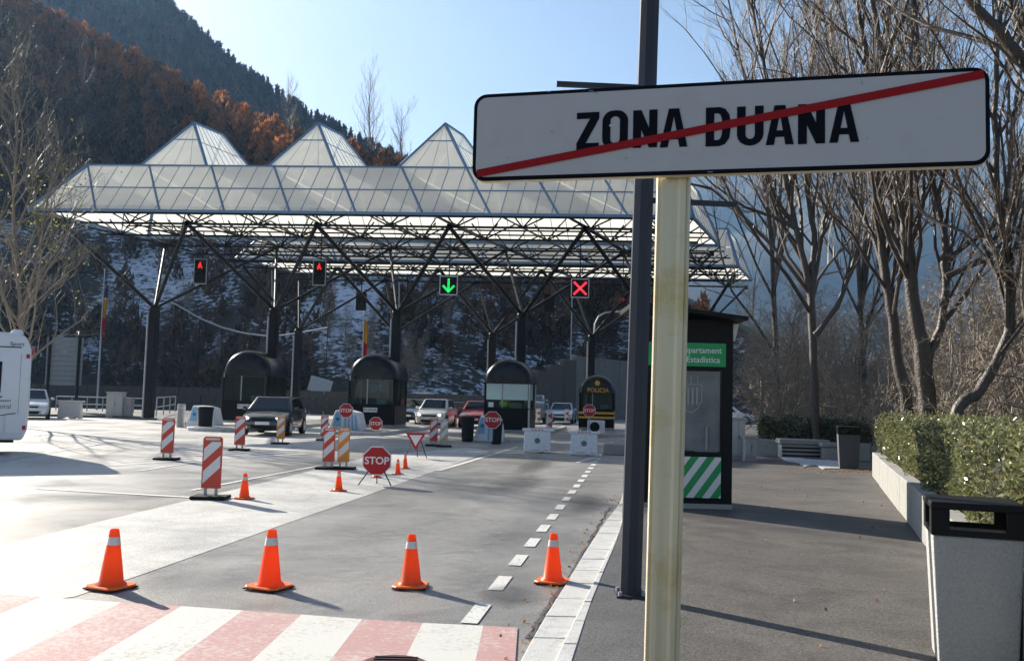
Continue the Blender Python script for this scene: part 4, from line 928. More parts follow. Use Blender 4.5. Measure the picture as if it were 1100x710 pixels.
# crash wedges with bins at the island noses
def wedge(px, py, label, ht=.95, wd=1.25, bins=True, rz=-R(8)):
    g = G(px, py); t = thing('crash_cushion', label, 'crash cushion', (g.x, g.y, 0), rz, 'pale blue crash cushions at the island noses')
    p = MB(); p.prism([(-wd * .62, .0), (wd * .55, 0), (wd * .38, ht * .9), (wd * .1, ht), (-wd * .35, ht)], 0, .8); p.build('shell', m_plas, t, bevel=.06)
    for k in range(4):
        x = -wd * .05 + k * wd * .13; s = MB(); s.prism([(x, .08), (x + .07, .08), (x + .07 - .03 * k - .0, ht * (.95 - .05 * k)), (x - .03 * k, ht * (.95 - .05 * k))], -.018, -.004); s.build('blue_rib', m_lblue, t)
    s = MB(); s.prism([(-wd * .42, .3), (-wd * .16, .3), (-wd * .16, ht * .92), (-wd * .33, ht * .92)], -.018, -.004); s.build('blue_label', m_lblue, t)
    MB().lathe([(.07, 0), (.07, -.008), (0, -.008)], 14, (-wd * .26, -.02, ht * .62), 'y').build('round_emblem', pm('emblem blue', (.03, .10, .35), .4), t); return t
wedge(216, 460, 'pale blue ribbed crash cushion left of the first booth'); wedge(371, 466, 'pale blue ribbed crash cushion below the small stop sign by the second booth', .95, 1.3); wedge(525, 475, 'white and blue crash cushion at the nose of the green blind booth island', .95, .95)
def bin_(px, py, r, h, label, lid=None):
    g = G(px, py); t = thing('litter_bin', label, 'litter bin', (g.x, g.y, .01)); MB().lathe([(r * .85, 0), (r, h * .93), (r * 1.06, h * .94), (r * 1.06, h)], 18).build('body', m_rub, t, smooth=50)
    MB().lathe([(r * 1.08, h), (r * 1.0, h + .05), (r * .3, h + .07), (0.0, h + .07)], 18).build('lid', lid or m_black, t, smooth=50); return t
bin_(220, 462, .3, .88, 'dark round bin in front of the crash cushion by the first booth'); bin_(502, 474.5, .24, .88, 'dark bin with reddish lid left of the green blind booth', pm('red black lid', (.12, .015, .012), .5)); bin_(533, 477, .2, .75, 'dark bin beneath the stop sign of the green blind booth')
g = G(641, 469); t = thing('air_conditioner', 'small grey outdoor fan unit beside the police booth', 'fan unit', (g.x - .1, g.y - .25, .15), -R(8)); MB().span((-.35, 0, 0), (.42, .3, .58)).build('casing', m_plas, t, bevel=.03); MB().lathe([(.22, 0), (.22, -.015), (.19, -.02), (0, -.02)], 20, (-.02, -.002, .29), 'y').build('fan_grille', m_black, t)

# ------------------------------------------------------------------ cars
m_lit = emit('lit headlamp', (1, .95, .85), 1.6)
def car(px, py, label, paint, L=4.0, W=1.7, H=1.47, rz=-R(8), name='parked_car', kind='hatch', lights=False, plate=True, roofbar=False):
    g = G(px, py); t = thing(name, label, 'car' if kind != 'van' else 'van', (g.x, g.y, 0), rz, 'cars at the checkpoint'); hs = H / 1.45; hw = W / 2
    mp = pm('car paint ' + label[:14], paint, .28, .25, .06, coat=1.0)
    st = [(0, .66, .36, .52), (.015, .84, .24, .66), (.05, .93, .2, .73), (.12, .98, .19, .79), (.22, 1, .19, .86), (.29, 1, .19, .93), (.6, 1, .19, .95), (.84, .99, .2, .97), (.95, .95, .24, .96), (.985, .9, .3, .9), (1, .8, .42, .8)]
    if kind == 'van': st = [(0, .8, .34, .7), (.015, .92, .26, .92), (.05, .97, .22, 1.02), (.12, 1, .2, 1.1), (.2, 1, .2, 1.15), (.3, 1, .2, 1.16), (.6, 1, .2, 1.16), (.9, 1, .22, 1.16), (1, .95, .3, 1.12)]
    b = MB(); m = 11
    for f, w_, zl, zt in st:
        w_ *= hw; zl *= hs; zt *= hs; y_ = f * L
        half = [(w_ * .86, zl), (w_ * .97, zl + .07), (w_, zl + (zt - zl) * .45), (w_ * .985, zl + (zt - zl) * .75), (w_ * .93, zt - .03), (w_ * .8, zt)]
        ring = [(x, z) for x, z in half] + [(0, zt + .025)] + [(-x, z) for x, z in half[::-1]]
        b.v += [(x, y_, z) for x, z in ring]
    k = 13
    for i in range(len(st) - 1):
        for j in range(k): j2 = (j + 1) % k; b.f.append((i * k + j, (i + 1) * k + j, (i + 1) * k + j2, i * k + j2)); b.m.append(0)
    b.f.append(tuple(range(k))); b.m.append(0); b.f.append(tuple((len(st) - 1) * k + j for j in range(k - 1, -1, -1))); b.m.append(0)
    b.build('body', mp, t, smooth=38)
    # cabin shell and windows
    if kind == 'van': ys_ = (.13, .30, .95, .99); bz = 1.12 * hs
    elif kind == 'sedan': ys_ = (.27, .43, .70, .88); bz = .92 * hs
    else: ys_ = (.245, .42, .80, .96); bz = .92 * hs
    y0, y1, y2, y3 = [q * L for q in ys_]; bw = hw * .93; tw = hw * .74; tz = H - .03
    B = [Vector((-bw, y0, bz)), Vector((bw, y0, bz)), Vector((bw, y3, bz)), Vector((-bw, y3, bz))]; T = [Vector((-tw, y1, tz)), Vector((tw, y1, tz)), Vector((tw, y2, tz)), Vector((-tw, y2, tz))]
    cb = MB(); Bm = [v - Vector((0, 0, .1)) for v in B]; cb.add(Bm + B + T, [(4, 5, 9, 8), (5, 6, 10, 9), (6, 7, 11, 10), (7, 4, 8, 11), (8, 9, 10, 11), (0, 1, 5, 4), (1, 2, 6, 5), (2, 3, 7, 6), (3, 0, 4, 7), (3, 2, 1, 0)])
    cb.build('roof', mp, t, bevel=.07, seg=3, smooth=50)
    def pane(nm, a, b_, c, d, u0, u1, v0, v1, off=.012):
        f = lambda u, v: a.lerp(b_, u).lerp(d.lerp(c, u), v); q = [f(u0, v0), f(u1, v0), f(u1, v1), f(u0, v1)]; n_ = (q[1] - q[0]).cross(q[3] - q[0]).normalized() * off
        cen = sum(q, Vector()) / 4
        if n_.dot(cen - Vector((0, L * .55, .8))) < 0: n_ = -n_
        o = MB(); q = [v + n_ for v in q]; o.add(q + [v - n_ * .9 for v in q], [(0, 1, 2, 3), (4, 7, 6, 5), (0, 4, 5, 1), (1, 5, 6, 2), (2, 6, 7, 3), (3, 7, 4, 0)]); return o.build(nm, m_glassd, t)
    pane('windscreen', B[0], B[1], T[1], T[0], .07, .93, .08, .92); pane('rear_window', B[2], B[3], T[3], T[2], .08, .92, .15, .88)
    for s_, (i, j) in ((1, (1, 2)), (-1, (0, 3))):
        pane('side_window', B[i], B[j], T[j], T[i], .14, .49, .1, .88); pane('side_window', B[i], B[j], T[j], T[i], .53, .86, .1, .88)
    rw = .30 * hs if H < 1.7 else .34
    for yy in (.17 * L, .80 * L):
        for s_ in (-1, 1):
            wr = MB(); MB().lathe([(rw + .055, 0), (rw + .05, s_ * .012)], 24, (s_ * (hw - .006), yy, rw + .01), 'x').build('wheel_arch', m_black, t)
            wh = MB(); wh.lathe([(rw * .9, -.1), (rw, -.07), (rw, .07), (rw * .9, .1)], 24, (s_ * (hw - .085), yy, rw), 'x'); tw_ = wh.build('wheel', m_tyre, t, smooth=50)
            MB().lathe([(rw * .66, 0), (rw * .6, s_ * .014), (.03, s_ * .02), (0, s_ * .02)], 20, (s_ * (hw + .012), yy, rw), 'x').build('rim', m_rim, tw_)
    zf = .64 * hs if kind != 'van' else .82
    for s_ in (-1, 1):
        MB().ell((s_ * hw * .70, .10, zf), (.2, .1, .075), 12, 8).build('headlight', m_lamp, t, smooth=60)
        if lights: MB().ell((s_ * hw * .66, .03, zf), (.085, .06, .055), 10, 6).build('headlight_bulb', m_lit, t)
        mi = MB(); mi.ell((s_ * (hw + .08), y0 + .22, bz + .06), (.1, .06, .075), 10, 6); mi.build('wing_mirror', mp, t, smooth=60)
        MB().span((s_ * hw * .74, L - .05, .72 * hs), (s_ * hw * .9, L + .01, .9 * hs)).build('tail_light', m_red, t)
        MB().lathe([(.05, 0), (.05, -.02), (0, -.02)], 12, (s_ * hw * .66, .012, .32 * hs), 'y').build('fog_lamp', m_lamp, t)
        MB().span((s_ * (hw - .02), y0 + .95, .80 * hs), (s_ * (hw + .012), y0 + 1.12, .83 * hs)).build('door_handle', mp, t)
    MB().prism([(-.38, .27 * hs), (.38, .27 * hs), (.46, .4 * hs), (-.46, .4 * hs)], -.012, .06).build('lower_grille', m_black, t, bevel=.01, seg=1)
    MB().prism([(-.33, .54 * hs), (.33, .54 * hs), (.4, .63 * hs), (-.4, .63 * hs)], .005, .08).build('grille', m_black, t, bevel=.01, seg=1)
    if plate: MB().span((-.26, -.028, .41 * hs), (.26, -.015, .52 * hs)).build('number_plate', m_plate, t)
    if roofbar:
        MB().span((-.55, y1 + .25, H - .01), (.55, y1 + .5, H + .12)).build('light_bar', m_plas, t, bevel=.02)
        for k_ in range(5): MB().span((-.52 + k_ * .22, y1 + .235, H + .03), (-.36 + k_ * .22, y1 + .249, H + .1)).build('bar_lamp', m_lamp, t)
    return t
car(281, 468.5, 'black hatchback with lit headlamps driving past the first booth', (.012, .013, .016), 4.15, 1.76, 1.46, R(1.5), 'car', lights=True)
car(460.5, 459.5, 'small white hatchback waiting between the second and third booths', (.62, .61, .58), 3.65, 1.62, 1.5, -R(8), 'car', lights=True)
car(508, 460, 'red car mostly hidden behind the dark bin and the green blind booth', (.42, .012, .03), 3.9, 1.7, 1.45, -R(8), 'car')
car(447, 447, 'white off-road vehicle with roof lamps behind the small white hatchback', (.60, .64, .70), 4.4, 1.82, 1.8, -R(8), 'car', roofbar=True)
car(601, 455, 'silver blue saloon approaching right of the green blind booth', (.42, .47, .55), 4.3, 1.74, 1.42, -R(8), 'car', 'sedan')
car(570, 455, 'grey van half hidden behind the green blind booth', (.12, .14, .16), 4.6, 1.8, 1.9, -R(8), 'van', 'van')
car(31, 450.5, 'white car peeking out from behind the motorhome', (.55, .57, .60), 4.3, 1.76, 1.47, R(26), 'car')
car(436, 455, 'dark car behind the right side of the second booth', (.03, .04, .045), 4.2, 1.72, 1.45, -R(8), 'car')
car(791, 457, 'distant blue grey car behind the utility cabinets', (.20, .26, .36), 4.2, 1.74, 1.45, R(70), 'car')
car(812, 456, 'distant white car right of the utility cabinets beyond the hedge', (.6, .6, .62), 4.2, 1.74, 1.45, R(70), 'car')

# motorhome
g = G(-14, 489); t = thing('motorhome', 'white motorhome at the left edge, only its rear part in view', 'motorhome', (g.x, g.y, 0), R(31)); t.scale = (.93, .93, .94)
m_mh = pm('motorhome white', (.76, .76, .77), .3, var=.04, coat=.4)
xr = .86; b = MB(); b.prism([(-5.6, .42), (xr - .12, .36), (xr - .02, .62), (xr, 1.2), (xr - .02, 2.6), (xr - .16, 2.92), (xr - .36, 3.0), (-5.2, 3.0), (-6.1, 2.4), (-6.2, 1.0)], 0, 2.2); b.build('body', m_mh, t, bevel=.07, seg=3, smooth=35)
MB().prism([(xr - .5, 3.0), (xr - .2, 2.98), (xr - .26, 3.09), (xr - .45, 3.1)], .3, 1.9).build('roof_spoiler', m_mh, t, bevel=.02)
MB().span((-1.1, -.02, 1.52), (.20, -.004, 2.28)).build('window_frame', m_black, t, bevel=.01); MB().span((-1.05, -.03, 1.57), (.15, -.021, 2.23)).build('window', pm('brown tinted window', (.07, .05, .045), .1), t)
sw = MB()
for k, (z0, x0) in enumerate(((1.42, -1.2), (1.33, -1.0), (1.05, -.4))):
    pts = [Vector((x0 + i * .16, -.008, z0 - .26 * (1 - (i / 9)) ** 2)) for i in range(10) if x0 + i * .16 < xr - .2]; sw.tube(pts, .012 if k else .02, 4)
sw.build('swoosh_stripe', m_black, t); MB().span((-5, -.012, 2.63), (xr - .25, -.002, 2.655)).build('top_stripe', m_black, t)
link('lettering', text_mesh('Sport', .14, pm('grey lettering', (.12, .13, .16), .4), .01), t, (.50, -.008, 2.72)); link('lettering', text_mesh('Coral', .16, pm('grey lettering two', (.25, .26, .3), .4), .01), t, (.27, -.008, 1.18))
for z in (.62, 2.38): MB().span((xr - .14, -.02, z), (xr - .06, .03, z + .1)).build('marker_light', m_red, t)
mk = MB(); mk.ell((xr + .01, .05, 2.55), (.04, .04, .1), 10, 8); mk.build('rear_marker', pm('marker red', (.5, .06, .05), .3), t, smooth=60)
MB().span((.35, -.012, .55), (.72, -.002, 1.0)).build('locker_door', m_mh, t); MB().span((-.3, -.012, .55), (.28, -.002, 1.0)).build('locker_door', m_mh, t)
MB().tube([(xr - .25, .0, .98), (xr - .25, .0, 2.5)], .008, 4).build('panel_joint', m_galv, t)
wz = MB().lathe([(.3, -.1), (.34, -.07), (.34, .07), (.3, .1)], 24, (-.42, .14, .34), 'y').build('wheel', m_tyre, t, smooth=50); MB().lathe([(.2, 0), (.18, -.02), (0, -.02)], 18, (-.42, .03, .34), 'y').build('rim', m_rim, wz)
MB().span((-.85, -.004, .36), (.0, .05, .78)).build('wheel_arch', m_black, t); MB().span((-4, .1, .3), (xr - .3, 2.1, .45)).build('underbody', m_black, t)
w2_ = MB().lathe([(.3, -.1), (.34, -.07), (.34, .07), (.3, .1)], 24, (-.42, 2.06, .34), 'y').build('wheel', m_tyre, t); 

# ------------------------------------------------------------------ left background furniture
c = P(69, 388, 56); t = thing('sign_back', 'large grey slatted road sign seen from behind on two posts', 'road sign', (c.x, c.y, 0), R(6))
for k in range(10): MB().span((-1.05, 0, c.z - 1.45 + k * .29 + .01), (1.05, .04, c.z - 1.45 + (k + 1) * .29 - .01)).build('slat', pm('sign back grey', (.22, .24, .26), .6, .2) if k == 0 else bpy.data.materials['sign back grey'], t)
for s_ in (-1, 1): MB().tube([(s_ * .85, -.08, 0), (s_ * .85, -.08, c.z + 1.5)], .09, 8).build('post', m_steel, t)
def cabinet(px, py, Y, wd, ht, dp, label, mat, rz=0, z0=0):
    g = P(px, py, Y); t = thing('utility_cabinet', label, 'cabinet', (g.x, g.y, z0), rz); MB().span((-wd / 2, 0, 0), (wd / 2, dp, .1)).build('plinth', m_concd, t); MB().span((-wd / 2 + .01, .01, .1), (wd / 2 - .01, dp - .01, ht)).build('casing', mat, t, bevel=.015, seg=1)
    MB().span((-wd / 2 - .02, -.03, ht), (wd / 2 + .02, dp + .02, ht + .05)).build('top_cover', mat, t); 
    for s_ in (-1, 1): MB().span((s_ * wd * .02, -.004, .16), (s_ * wd * .46, .009, ht - .06)).build('door', mat, t)
    MB().span((wd * .04, -.02, ht * .5), (wd * .07, -.006, ht * .5 + .12)).build('handle', m_black, t); return t
m_cab = pm('cabinet grey', (.33, .35, .35), .6, dirt=(.25, .26, .25)); m_cab2 = pm('cabinet light grey', (.42, .43, .42), .6, dirt=(.34, .34, .33))
cabinet(122, 445, 50, .9, 1.35, .45, 'grey cabinet with greenish top by the far left kerb', m_cab); cabinet(136, 445, 50.2, .42, 1.05, .4, 'small low cabinet right of the greenish topped one', m_concd)
def rail(p, q, label, n, h=.95):
    p, q = Vector(p), Vector(q); t = thing('guard_rail', label, 'railing', (p.x, p.y, 0)); d = q - p
    for z in (h, h * .55): MB().tube([Vector((0, 0, z)), d + Vector((0, 0, z))], .035, 6).build('rail', m_galv, t)
    for k in range(n): MB().tube([d * (k / (n - 1)), d * (k / (n - 1)) + Vector((0, 0, h))], .035, 6).build('post', m_galv, t)
    return t
a, b = P(60, 440, 58), P(160, 440, 58); rail((a.x, a.y, 0), (b.x, b.y, 0), 'grey railing along the dark wall behind the cabinets', 7, 1.0)
a, b = P(168, 440, 50), P(188, 440, 62); rail((a.x, a.y, 0), (b.x, b.y, 0), 'short galvanised railing right of the first canopy column', 4, 1.15)
g = G(194, 459); t = thing('bollard', 'grey round bollard left of the first booth', 'bollard', (g.x, g.y, 0)); MB().lathe([(.17, 0), (.17, .95), (.15, 1.0), (0, 1.0)], 16).build('post', m_concd, t, smooth=50); MB().lathe([(.175, .8), (.175, .86)], 16).build('band', m_galv, t)
# low wall behind the lanes
a, b = P(-60, 440, 66), P(565, 440, 74); t = thing('boundary_wall', 'dark low stone wall at the foot of the snowy slope', 'wall', (a.x, a.y, 0)); d = b - a; d.z = 0; n = 40; yaw = math.atan2(d.y, d.x); rt = Matrix.Rotation(yaw, 3, 'Z')
m_stone = pm('dark stone', (.075, .07, .065), .9, var=.3, bump=.7, bscale=9)
for k in range(n):
    L_ = d.length / n
    for r_ in range(3):
        of = (.5 if r_ % 2 else 0) * L_; cpt = d.normalized() * (L_ * (k + .5) + of) + Vector((0, 0, .3 + r_ * .6)); MB().box(cpt, (L_ * .96, .5 + random.uniform(-.04, .06), .57), rt).build('stone', m_stone, t)
# handrail winding along the foot of the slope
q = [P(x, y_, 80) for x, y_ in ((150, 312), (189, 327), (215, 342), (239, 352), (262, 358), (286, 361), (306, 360), (325, 357), (352, 352))]; t = thing('guard_rail', 'pale curved handrail winding across the snowy slope behind the left columns', 'railing', (q[0].x, q[0].y, 0)); MB().tube([p - Vector((q[0].x, q[0].y, 0)) for p in q], .07, 6).build('rail', m_galv, t, smooth=60)
for p in q: MB().tube([p - Vector((q[0].x, q[0].y, 0)), Vector((p.x - q[0].x, p.y - q[0].y, 0))], .035, 5).build('post', m_steel, t)
# flags
def flag(px, Y, ytop, ybot, ypole, label, cols, wd):
    top_, bot = P(px, ytop, Y), P(px, ybot, Y); pt_ = P(px, ypole, Y); t = thing('flag', label, 'flag', (top_.x, top_.y, 0)); MB().tube([(0, 0, 0), (0, 0, pt_.z)], [.07, .035], 8).build('pole', m_galv, t); MB().ell((0, 0, pt_.z), (.07, .07, .07), 8, 6).build('finial', m_galv, t)
    h = (top_.z - bot.z) / len(cols)
    for k, m in enumerate(cols):
        z1 = top_.z - k * h; f = MB(); nx, nz = 9, 6
        for j in range(nz + 1):
            for i in range(nx + 1):
                u = i / nx; zz = z1 - h * j / nz; s_ = .75 + .25 * math.sin(k * 1.3 + j * .5); f.v.append((.05 + wd * u * s_, .09 * math.sin(u * 11 + zz * .8), zz - .18 * u))
        for j in range(nz):
            for i in range(nx): f.f.append((j * (nx + 1) + i, j * (nx + 1) + i + 1, (j + 1) * (nx + 1) + i + 1, (j + 1) * (nx + 1) + i)); f.m.append(0)
        f.build('cloth_band', m, t, smooth=60)
fb, fy, fr = pm('flag blue', (.012, .03, .14), .8), pm('flag yellow', (.45, .25, .02), .8), pm('flag red', (.30, .01, .02), .8)
flag(112, 62, 300, 361, 290, 'limp blue yellow and red flag hanging on a pole at the left', [fb, fy, fr], .3); flag(391, 66, 343, 392, 335, 'limp yellow and red flag on a pole behind the second booth', [fy, fr], .28)
# leaning board on the slope
c = P(344, 414, 78); t = thing('notice_board', 'pale tilted board on posts at the foot of the snowy bank', 'board', (c.x, c.y, 0)); rt = Matrix.Rotation(R(14), 3, 'Y'); MB().box((0, 0, c.z), (1.9, .08, 1.25), rt).build('panel', pm('pale board', (.34, .38, .42), .6), t)
for k in range(3): MB().box(rt @ Vector((0, -.05, -.35 + k * .35)) + Vector((0, 0, c.z)), (1.7, .02, .05), rt).build('batten', m_galv, t)
for s_ in (-.6, .6): MB().tube([(s_, .06, 0), (s_, .06, c.z)], .05, 6).build('post', m_galv, t)
# street lamps behind
def lamp(pxb, Y, pts, label):
    b = P(pxb, 430, Y); t = thing('street_lamp', label, 'street lamp', (b.x, b.y, 0)); q = [Vector((0, 0, 0))] + [P(x, y_, Y) - Vector((b.x, b.y, 0)) for x, y_ in pts]; MB().tube(q, [.09] + [.06] * (len(q) - 1), 8).build('pole', m_galv, t, smooth=60)
    e = q[-1]; h = MB(); h.ell(e + Vector((.2, 0, 0)), (.4, .15, .1), 10, 6); h.build('lamp_head', m_galv, t, smooth=60); return t
lamp(637, 70, [(638, 362), (639, 348), (643, 340), (649, 336.5), (656, 335), (663, 335)], 'gooseneck street lamp rising behind the police booth')
lamp(612, 100, [(615, 300), (620, 297)], 'thin street lamp beyond the retaining wall'); lamp(428, 98, [(429, 300), (433, 297)], 'thin street lamp behind the green arrow signal'); lamp(293, 98, [(292, 290), (288, 287)], 'thin street lamp behind the left signals on the slope')
c = P(669, 322, 44); t = thing('warning_lamp', 'small red lamp panel hung at the right just beside the dark pole', 'lamp', c); MB().box((0, 0, 0), (.26, .12, .34)).build('housing', m_black, t); MB().lathe([(.09, 0), (.09, -.02), (0, -.02)], 16, (0, -.062, 0), 'y').build('lens', emit('red warning glow', (1, .05, .03), .03), t); MB().tube([(0, 0, .2), (0, 0, ZB - c.z + .1)], .025, 6).build('hanger', m_steel, t)
# retaining wall
m_wallc = pm('streaked wall concrete', (.15, .145, .135), .85, var=.35, scale=1.2, bump=.4, bscale=20, dirt=(.09, .085, .08))
t = thing('retaining_wall', 'tall panelled concrete retaining wall behind the police booth', 'wall', (0, 0, 0)); wa, wb = P(560, 430, 72), P(720, 430, 96); n = 14
for k in range(n):
    a = wa.lerp(wb, k / n); b = wa.lerp(wb, (k + 1) / n); d = (b - a); h = 5.35 if k > 3 else 3.3 + .55 * k; c = (a + b) / 2
    MB().box((c.x, c.y, h / 2), (d.length - .05, .5 + random.uniform(-.02, .02), h), Matrix.Rotation(math.atan2(d.y, d.x), 3, 'Z')).build('concrete_panel', m_wallc if k > 3 else m_stone, t, bevel=.03, seg=1)

# ------------------------------------------------------------------ kiosk
YK = 13.75; kl, kr = P(689, 545, YK).x, P(786, 545, YK).x; W_ = kr - kl; c0 = (kl + kr) / 2
t = thing('information_kiosk', 'black kiosk with green sign, glass front and green striped panel', 'kiosk', (c0, YK, PZ))
def kz(py): return P(770, py, YK).z - PZ
def kx(px): return P(px, 440, YK).x - c0
w2 = W_ / 2; zt = kz(344); DK = 1.15
MB().span((-w2 - .0, -.01, 0), (w2 + .01, DK, .07)).build('plinth', m_concl, t)
for sx in (-1, 1): MB().span((sx * (w2 - .15), 0, .07), (sx * w2, DK, zt)).build('side_frame', m_black, t)
MB().span((-w2 + .15, 0, kz(535)- .02), (w2 - .15, .08, .07)).build('bottom_rail', m_black, t)
MB().span((-w2 + .15, .0, kz(397.5)), (w2 - .15, .08, zt)).build('fascia', m_black, t)
MB().span((-w2 + .15, .0, kz(490)), (w2 - .15, .08, kz(486))).build('middle_rail', m_black, t)
MB().span((-w2 + .15, DK - .05, .07), (w2 - .15, DK, zt)).build('back_panel', m_black, t)
gx0 = kx(690); gx1 = kx(779); MB().span((gx0, -.018, kz(394)), (gx1, -.002, kz(369))).build('green_sign', m_green, t)
for s_, py in (('Departament', 377), ("d'Estadística", 387)):
    me = text_mesh(s_, .125, m_wht, .006, .004, .95); o = link('lettering', me, t); wdt = max(v.co.x for v in me.vertices); o.location = (kx(774.5 if s_[0] == 'D' else 772.5) - wdt, -.022, kz(py))
MB().span((-w2 + .15, .03, kz(486)), (w2 - .15, .042, kz(398))).build('glass_pane', tinted('kiosk glass', (.95, .96, .96), .85), t)
MB().span((-w2 + .17, .075, kz(485)), (w2 - .17, .085, kz(399))).build('poster', pm('faded poster', (.34, .34, .35), .5, var=.9, scale=3.2), t)
sh = MB(); sc_ = .30; shx, shz = kx(743), kz(428)
# faded coat of arms print: shield outline, bars and crown points
so_ = [(-.16, .2), (.16, .2), (.16, -.04), (.1, -.16), (0, -.22), (-.1, -.16), (-.16, -.04)]
for (a_, b_) in zip(so_, so_[1:] + so_[:1]): sh.tube([(shx + a_[0], .068, shz + a_[1]), (shx + b_[0], .068, shz + b_[1])], .009, 4)
for k in range(4): sh.span((shx - .12 + k * .065, .064, shz - .1), (shx - .09 + k * .065, .072, shz + .16))
for k in range(3): sh.tube([(shx - .1 + k * .1, .068, shz + .22), (shx - .1 + k * .1, .068, shz + .34)], .008, 4)
sh.build('printed_crest', pm('crest ink', (.62, .62, .62), .6), t)
ln = MB(); ln.tube([(kx(760), .062, .85), (kx(760), .062, 1.2)], .03, 6); ln.span((kx(748), .055, .82), (kx(772), .07, .86)); ln.build('counter_rail', m_galv, t)
# striped panel
z0, z1 = kz(535), kz(491); x0, x1 = -w2 + .15, kx(775); MB().span((x0, -.012, z0), (x1, .06, z1)).build('striped_panel', m_green, t)
h = z1 - z0; sw_ = .115
k = -4
while True:
    xa = x0 + k * sw_ * 2.05 + .02; k += 1
    if xa > x1: break
    pl = clip(clip([(xa, z0), (xa + sw_, z0), (xa + sw_ + h * .72, z1), (xa + h * .72, z1)], 0, x0 + .004, False), 0, x1 - .004, True)
    if len(pl) > 2: MB().prism(pl, -.016, -.0125).build('white_stripe', m_wht, t)
# roof, sloping down to the right
ro = MB(); xl, xr_ = -w2 - .2, kx(797); ro.add([(xl, -.35, zt + .16), (xr_, -.35, zt - .02), (xr_, DK + .2, zt - .02), (xl, DK + .2, zt + .16), (xl, -.35, zt + .22), (xr_, -.35, zt + .035), (xr_, DK + .2, zt + .045), (xl, DK + .2, zt + .24)], [(3, 2, 1, 0), (4, 5, 6, 7), (0, 1, 5, 4), (1, 2, 6, 5), (2, 3, 7, 6), (3, 0, 4, 7)]); ro.build('roof', m_black, t)
MB().add([(w2 + .002, .1, zt - .30), (w2 + .002, .1, zt - .04), (xr_ - .03, .1, zt - .04), (w2 + .05, .1, zt - .30), (w2 + .002, DK - .05, zt - .30), (w2 + .002, DK - .05, zt - .04), (xr_ - .03, DK - .05, zt - .04), (w2 + .05, DK - .05, zt - .30)], [(0, 1, 2, 3)[::-1], (4, 5, 6, 7), (3, 2, 6, 7), (1, 5, 6, 2), (0, 3, 7, 4)]).build('soffit', m_plas, t)

# ------------------------------------------------------------------ right-hand side
cabinet(793, 470, 26, .42, 1.12, .4, 'tall pale utility cabinet right of the kiosk', m_cab2, 0, PZ); cabinet(807, 470, 25.6, .34, .62, .35, 'shorter grey utility cabinet beside the tall pale one', m_cab, 0, PZ)
# planter wall with the near hedge
W0, W1 = G(937, 512, PZ), G(998, 592, PZ); wd_ = (W1 - W0).normalized(); W2 = W1 + wd_ * 6.0; nrm = Vector((-wd_.y, wd_.x, 0));
if nrm.x < 0: nrm = -nrm
t = thing('planter_wall', 'low grey concrete planter wall of blocks in front of the near hedge', 'planter', (W0.x, W0.y, PZ)); tot = (W2 - W0).length; n = 7; yaw = math.atan2(wd_.y, wd_.x)
for k in range(n):
    L_ = tot / n; c = wd_ * (L_ * (k + .5)) + nrm * .1; MB().box((c.x, c.y, .27 + random.uniform(-.006, .006)), (L_ - .02, .2, .54), Matrix.Rotation(yaw, 3, 'Z')).build('concrete_block', m_concp, t, bevel=.012, seg=1)
c = nrm * 1.0; MB().box((c.x - wd_.x * .1, c.y - wd_.y * .1, .27), (.2, 1.9, .53), Matrix.Rotation(yaw, 3, 'Z')).build('end_block', m_concp, t, bevel=.012, seg=1)
so2 = MB(); c = wd_ * (tot * .5) + nrm * 1.2; so2.box((c.x, c.y, .2), (tot - .3, 1.9, .4), Matrix.Rotation(yaw, 3, 'Z')); so2.build('soil', m_earth, t)
